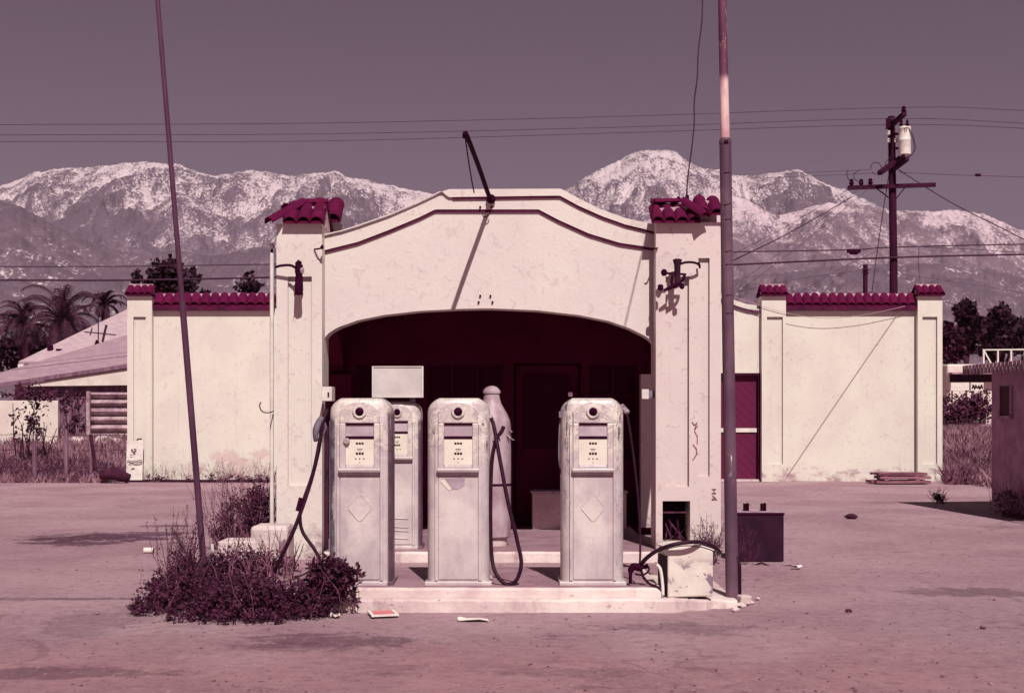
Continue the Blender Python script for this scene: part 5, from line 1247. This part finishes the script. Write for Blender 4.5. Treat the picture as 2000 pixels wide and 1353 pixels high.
palm((X_(205, 80), 80, 0), P(206, 606, 80), 22, 1.7, 'small slender palm rising behind the roof antenna', .2)
tree('hedge_tree', (X_(20, 84), 84, 0), bl([(40, 690, 40, 26), (90, 680, 40, 24), (0, 690, 40, 30)], 84), 1500, .35, 'dark mass of hedge below the palms behind the house', tr=.3, cat='hedge')

# ------------------------------------------------------------------ right background
SN = V(-.996, -.085, 0); sdr = V(.085, -.996, 0); c0 = V(X_(1937, 20.4), 20.4, 0)
def sp_(t, z, out=0): return c0+sdr*t+SN*out+V(0, 0, z)
sh_ = thing('dark_shed', c0, 'dark shaded small shed with corrugated roof edge and narrow window at the right', 'shed')
m = MB()
def shed_wall(t0, t1, z0, z1): slab(m, sp_(t0, z0), sp_(t1, z0), sp_(t1, z1), sp_(t0, z1), .0) if False else m.add([sp_(t0, z0), sp_(t1, z0), sp_(t1, z1), sp_(t0, z1), sp_(t0, z0, -4), sp_(t1, z0, -4), sp_(t1, z1, -4), sp_(t0, z1, -4)], [(0, 1, 2, 3), (7, 6, 5, 4), (0, 3, 7, 4), (1, 5, 6, 2), (3, 2, 6, 7)])
shed_wall(0, 3.6, 0, 2.25); obj('wall', m, SHEDM, sh_)
m = MB(); m.add([sp_(-.35, 2.3, .3), sp_(3.8, 2.3, .3), sp_(3.8, 2.45, -4.2), sp_(-.35, 2.45, -4.2), sp_(-.35, 2.34, .3), sp_(3.8, 2.34, .3), sp_(3.8, 2.49, -4.2), sp_(-.35, 2.49, -4.2)], [(3, 2, 1, 0), (4, 5, 6, 7), (0, 1, 5, 4), (1, 2, 6, 5), (2, 3, 7, 6), (3, 0, 4, 7)])
for k in range(70):
    t_ = -.33+k*.125; m.obox(sp_(t_, 2.26, .305), sdr*.035, SN*.012, V(0, 0, .075))
rf = obj('roof', m, SHEDR, sh_)
m = MB(); m.obox(sp_(.5, 1.76, .012), sdr*.17, SN*.008, V(0, 0, .22)); wn = obj('window', m, DARKGLASS, sh_)
m = MB(); m.obox(sp_(.5, 1.5, .03), sdr*.23, SN*.03, V(0, 0, .025)); m.obox(sp_(.31, 1.76, .018), sdr*.02, SN*.016, V(0, 0, .225)); m.obox(sp_(.69, 1.76, .018), sdr*.02, SN*.016, V(0, 0, .225)); obj('window_frame', m, SHEDM, wn)
# railing, signs, hut far right
fr = thing('white_railing', (X_(1957, 70), 70.6, Z_(711, 70)), 'white metal railing on the trailer roof showing above the dark shed', 'railing')
m = MB(); zt_, zb_ = Z_(682, 70), Z_(711, 70)
for px in (1929, 1957, 1983, 2010): m.bar(V(X_(px, 70), 70.6, zb_), V(X_(px, 70), 70.6, zt_), .08)
m.bar(V(X_(1927, 70), 70.6, zt_), V(X_(2030, 70), 70.6, zt_+.03), .07).bar(V(X_(1929, 70), 70.6, zt_), V(X_(1945, 70), 70.6, zb_), .07); obj('frame', m, WHITEP, fr)
tr_ = thing('white_trailer', (X_(1890, 70), 70, 0), 'long pale trailer with dark window band beyond the gap right of the garage', 'trailer')
obj('trailer_body', MB().box(X_(1850, 70), X_(1990, 70), 70, 73, .9, Z_(711, 70)), BOARDW, tr_, bevel=.1)
obj('window_band', MB().box(X_(1855, 70), X_(1985, 70), 69.94, 69.998, Z_(746, 70), Z_(731, 70)), DARK, tr_)
obj('awning', MB().box(X_(1850, 70), X_(1960, 70), 69.2, 69.93, Z_(731, 70), Z_(728, 70)), SHEDR, tr_)
obj('underside', MB().box(X_(1852, 70), X_(1988, 70), 70.1, 72.9, 0, .9), DARKBOX, tr_)
for (a, b, y0, y1, lb) in ((1857, 1893, 747, 763, 'blank white roadside sign board, the left of two right of the garage'), (1896, 1921, 747, 763, 'white roadside sign board with dark blotches, nearer the dark shed')):
    s_ = thing('roadside_sign', (X_((a+b)/2, 62), 62, 0), lb, 'sign')
    obj('board', MB().box(X_(a, 62), X_(b, 62), 62, 62.06, Z_(y1, 62), Z_(y0, 62)), PAPER, s_)
    obj('post', MB().box(X_(a+3, 62), X_(a+5, 62), 62.07, 62.15, 0, Z_(y0, 62)).box(X_(b-5, 62), X_(b-3, 62), 62.07, 62.15, 0, Z_(y0, 62)), IRON, s_)
    if 'blotches' in lb:
        st = MB()
        for q in (1901, 1906, 1912, 1917): stroke(st, [(q-2, 758+rnd(-2, 2)), (q, 752+rnd(-1, 2)), (q+2, 757+rnd(-2, 2))], 61.98, .06, .01)
        obj('blotches', st, IRON, s_)
hb = [(P(px, 802, 58), (.6, .6, .95)) for px in (1850, 1868, 1886, 1904, 1922)]
shrub('far_hedge', (X_(1885, 58), 58, 0), hb, 3600, .17, LEAF2, 'scrubby dark hedge below the roadside signs right of the garage', 'hedge', 140, (1.2, 2.0), GRASSD, spread=.25, tw_r=.02, tleaf=2)
single('pallet_stack', MB().box(X_(1915, 54), X_(1945, 54), 54, 55, 0, .25).box(X_(1916, 54), X_(1944, 54), 54.02, 55, .3, .55).box(X_(1915, 54), X_(1946, 54), 54, 55, .6, .85).box(X_(1917, 54), X_(1945, 54), 54.02, 55, .9, 1.2).box(X_(1920, 54), X_(1940, 54), 54.1, 54.9, -.01, 1.19), SHEDR, (X_(1930, 54), 54, 0), 'pale stacked pallets in front of the far hedge near the dark shed', 'pallets')
single('far_kerb', MB().box(X_(1800, 50), X_(2100, 50), 50, 50.3, 0, .9-.02), KERB, (X_(1890, 50), 50, 0), 'long pale low wall across the grass gap right of the garage', 'low wall') if False else single('far_kerb', MB().box(15.0, 26, 52.0, 52.25, .6, .92).box(14.9, 26.1, 51.95, 52.3, .921, 1.02), KERB, (19, 52, .6), 'long pale low wall across the grass gap right of the garage', 'low wall')

# ------------------------------------------------------------------ utility poles and wires
YU = 45.0
up = thing('utility_pole', (X_(1746, YU), YU, 0), 'tall dark wooden utility pole with transformer and crossarms behind the right garage wing', 'utility pole')
obj('pole', MB().tube([V(X_(1747, YU), YU, 0), P(1745, 500, YU), P(1741, 228, YU)], [.16, .14, .125], 12), WOODP, up, smooth=True)
ca = obj('crossarm', MB().bar(P(1656, 367, YU-.2), P(1827, 361, YU-.2), .12, .14), WOODP, up)
obj('brace', MB().bar(P(1712, 368, YU-.15), P(1738, 388, YU-.1), .035), IRON, up)
obj('brace', MB().bar(P(1768, 366, YU-.15), P(1750, 388, YU-.1), .035), IRON, up)
obj('crossarm', MB().bar(P(1718, 338, YU-1.2), P(1760, 308, YU+.4), .15, .15), WOODP, up)
obj('crossarm', MB().bar(P(1746, 330, YU-.1), P(1772, 310, YU-.9), .14, .14), WOODP, up)
obj('crossarm', MB().bar(P(1742, 244, YU-.1), P(1767, 222, YU-1.2), .14, .14), WOODP, up)
tf = thing  # noqa
trm = obj('transformer', MB().lathe([(.18, 0), (.21, .03), (.21, .5), (.22, .52), (.21, .54), (.21, .92), (.22, .94), (.2, .99), (.06, 1.03)], P(1767, 304, YU-.42), 24), WHITEP, up, smooth=True)
trm['label'] = 'white cylindrical transformer'
obj('bushing', MB().lathe([(.05, 0), (.07, .05), (.04, .1), (.06, .15), (.03, .28)], P(1760, 246, YU-.5), 10).lathe([(.05, 0), (.07, .05), (.04, .1), (.05, .15), (.02, .22)], P(1772, 246, YU-.6), 10), IRON, trm, smooth=True)
obj('marking', MB().box(X_(1767, YU-.635), X_(1768, YU-.635), YU-.636, YU-.626, Z_(258, YU-.635), Z_(251, YU-.635)).box(X_(1770, YU-.635), X_(1771, YU-.635), YU-.636, YU-.622, Z_(258, YU-.635), Z_(251, YU-.635)), IRON, trm)
obj('hanger', MB().bar(P(1746, 262, YU-.1), P(1760, 262, YU-.4), .08).bar(P(1746, 290, YU-.1), P(1760, 290, YU-.4), .08).lathe([(.07, 0), (.07, .12)], P(1764, 310, YU-.6), 8), IRON, up)
for p in ((1736, 260), (1736, 275), (1750, 275)): obj('insulator', MB().lathe([(.03, -.08), (.075, -.04), (.05, 0), (.075, .04), (.03, .08)], P(p[0], p[1], YU-.18), 10), WHITEP, up, smooth=True)
for p, y_ in (((1765, 216), YU-1.15), ((1663, 358), YU-.2), ((1682, 358), YU-.2), ((1700, 357), YU-.2), ((1736, 246), YU-.2)): obj('insulator', MB().lathe([(.02, -.13), (.06, -.06), (.09, 0), (.06, .06), (.08, .1), (.03, .15)], P(p[0], p[1], y_), 10), IRON, up, smooth=True)
obj('cutout_fuse', MB().bar(P(1733, 232, YU-.2), P(1733, 252, YU-.25), .1), IRON, up)
for pts in ([(1772, 250), (1782, 262), (1788, 290), (1780, 302), (1772, 306)], [(1774, 252), (1784, 275), (1784, 298), (1772, 310)], [(1700, 330), (1704, 320), (1714, 318), (1722, 328), (1712, 340), (1703, 336)], [(1662, 358), (1654, 342), (1656, 333)], [(1682, 358), (1670, 350), (1668, 340), (1680, 332)], [(1728, 330), (1730, 318), (1738, 308)]):
    obj('jumper_wire', MB().tube(spline([P(a, b, YU-.6) for a, b in pts], 5), .014, 5), WIRE, up, smooth='all')
YU2 = 95.0
u2 = thing('small_utility_pole', (X_(1690, YU2), YU2, 0), 'shorter distant utility pole left of the tall one, just above the red coping', 'utility pole')
obj('pole', MB().tube([V(X_(1690, YU2), YU2, 0), P(1690, 517, YU2)], [.2, .17], 10), WOODP, u2, smooth=True)
obj('crossarm', MB().bar(P(1684, 526, YU2-.2), P(1697, 527, YU2-.2), .1).bar(P(1684, 532, YU2-.2), P(1697, 533, YU2-.2), .1), WOODP, u2)

def wire(pts, Y, r, label, mat=WIRE, n=8, Ys=None):
    q = [P(a, b, (Ys[i] if Ys else Y)) for i, (a, b) in enumerate(pts)]
    single('overhead_wire', MB().tube(spline(q, n), r, 5, False), mat, q[0], label, 'wire', 'overhead wires', smooth='all')
wire([(-500, 250), (0, 244), (600, 241), (1200, 228), (1765, 210), (2000, 216), (2500, 240)], YU-1.15, .012, 'topmost thin wire across the sky, over the tall utility pole tip', WIREF)
wire([(-500, 270), (0, 264), (600, 262), (1200, 249), (1733, 232), (2000, 241), (2500, 268)], YU-.2, .012, 'second thin wire across the sky, just below the topmost', WIREF)
wire([(-500, 288), (0, 277), (600, 276), (1200, 260), (1733, 244), (2000, 251), (2500, 280)], YU-.2, .012, 'third and lowest of the thin wires across the upper sky', WIREF)
wire([(-500, 521), (0, 521), (260, 520), (540, 516)], YU, .018, 'thinner dark cable over the left house, ending behind the left pillar', Ys=[YU, YU, YU, YU])
wire([(-500, 546), (0, 547), (270, 547), (560, 541), (900, 534), (1300, 524), (1435, 517), (1743, 503), (2000, 497), (2500, 488)], YU-.2, .034, 'thick dark cable crossing the whole view behind the arch')
wire([(1380, 494), (1435, 492), (1660, 488), (1743, 483), (2000, 477), (2500, 470)], YU+.2, .022, 'dark cable just above the thick cable on the right')
single('splice_box', MB().box(X_(1655, YU+.2), X_(1680, YU+.2), YU+.12, YU+.28, Z_(494, YU+.2), Z_(487, YU+.2)).box(X_(1660, YU+.2), X_(1675, YU+.2), YU+.14, YU+.26, Z_(497, YU+.2), Z_(494.1, YU+.2)), IRON, P(1667, 494, YU+.2), 'small dark splice box hanging on the cable left of the tall utility pole', 'splice box')
wire([(1790, 482), (1900, 487), (2000, 494), (2200, 505)], YU, .012, 'faint wire drooping right of the tall utility pole between the two cables', WIREF)
wire([(1757, 337), (1870, 342), (2000, 346), (2300, 356)], YU, .01, 'single faint wire running right from the tall pole crossarm level', WIREF)
single('wire_weight', MB().tube([P(1905, 342, YU), P(1915, 342, YU)], .05, 8), IRON, P(1910, 342, YU), 'small dark weight on the faint wire right of the tall utility pole', 'wire weight', smooth=True)
wire([(1480, 343), (1560, 338), (1650, 334), (1700, 332)], YU-.3, .008, 'upper faint wire reaching the tall pole from the left over the snowy ridge', WIREF, Ys=[70, 62, 52, YU-.3])
wire([(1480, 349), (1560, 345), (1650, 341), (1706, 338)], YU-.3, .008, 'lower faint wire reaching the tall pole from the left over the snowy ridge', WIREF, Ys=[70, 62, 52, YU-.3])
for (a, b, r_, y_, lb) in (((1425, 512), (1640, 398), .016, 32, 'darkest of the slanting wires from the crossarm down to the garage'), ((1425, 500), (1662, 366), .007, 31.5, 'uppermost faint slanting wire from the crossarm down to the garage'),
                   ((1425, 565), (1682, 366), .007, 31, 'middle faint slanting wire from the crossarm down to the garage'), ((1425, 582), (1700, 366), .007, 30.9, 'lower faint slanting wire from the crossarm down to the garage')):
    if b[0] == 1640: b = (1665, 384); 
    wire([a, ((a[0]+b[0])/2, (a[1]+b[1])/2+5), b], 0, r_, lb, WIRE if r_ > .01 else WIREF, Ys=[y_, (y_+YU)/2, YU-.3])
wire([(1560, 572), (1650, 520), (1738, 478)], 0, .008, 'faint wire rising from the right coping to the tall utility pole', WIREF, Ys=[31, 38, YU-.2])
wire([(1430, 572), (1560, 545), (1686, 527)], 0, .014, 'faint wire running left from the shorter distant utility pole', WIREF, Ys=[60, 78, YU2-.2])
wire([(1697, 527), (1840, 547), (2000, 572), (2200, 604)], 0, .014, 'faint wire running right and down from the shorter distant utility pole', WIREF, Ys=[YU2-.2, 93, 92, 90])
wire([(1660, 570), (1686, 535)], 0, .012, 'short stay wire of the shorter distant utility pole', WIREF, Ys=[90, YU2-.2])
wire([(1755, 332), (1860, 397), (1985, 460), (2200, 570)], YU, .018, 'dark guy wire slanting down to the right from the tall utility pole')
wire([(1737, 335), (1722, 430), (1708, 530), (1700, 600)], YU-.15, .016, 'dark loose wire hanging down left of the tall utility pole')
wire([(1795, 484), (1794, 520), (1800, 575)], YU, .012, 'thin drop wire falling to the right garage pilaster', WIREF)
wire([(1435, 580), (1520, 607), (1600, 621), (1680, 616), (1768, 598)], 29.6, .006, 'thin sagging wire along the top of the right garage wall', WIREP, Ys=[29.9]*5)
wire([(1770, 588), (1650, 762), (1540, 925)], 29.7, .006, 'thin taut guy wire slanting across the right garage wall', WIREP, Ys=[30.04, 30.04, 30.04])
wire([(1341, 388), (1343, 350), (1351, 290), (1356, 240), (1356, 200), (1362, 150), (1364, 100), (1371, 40), (1374, -20), (1396, -24)], 0, .008, 'wavy wire hanging down from the sky to the right pillar tiles', Ys=[13.78, 13.85, 13.9, 13.95, 14.0, 14.0, 14.05, 14.1, 14.1, 10.4])
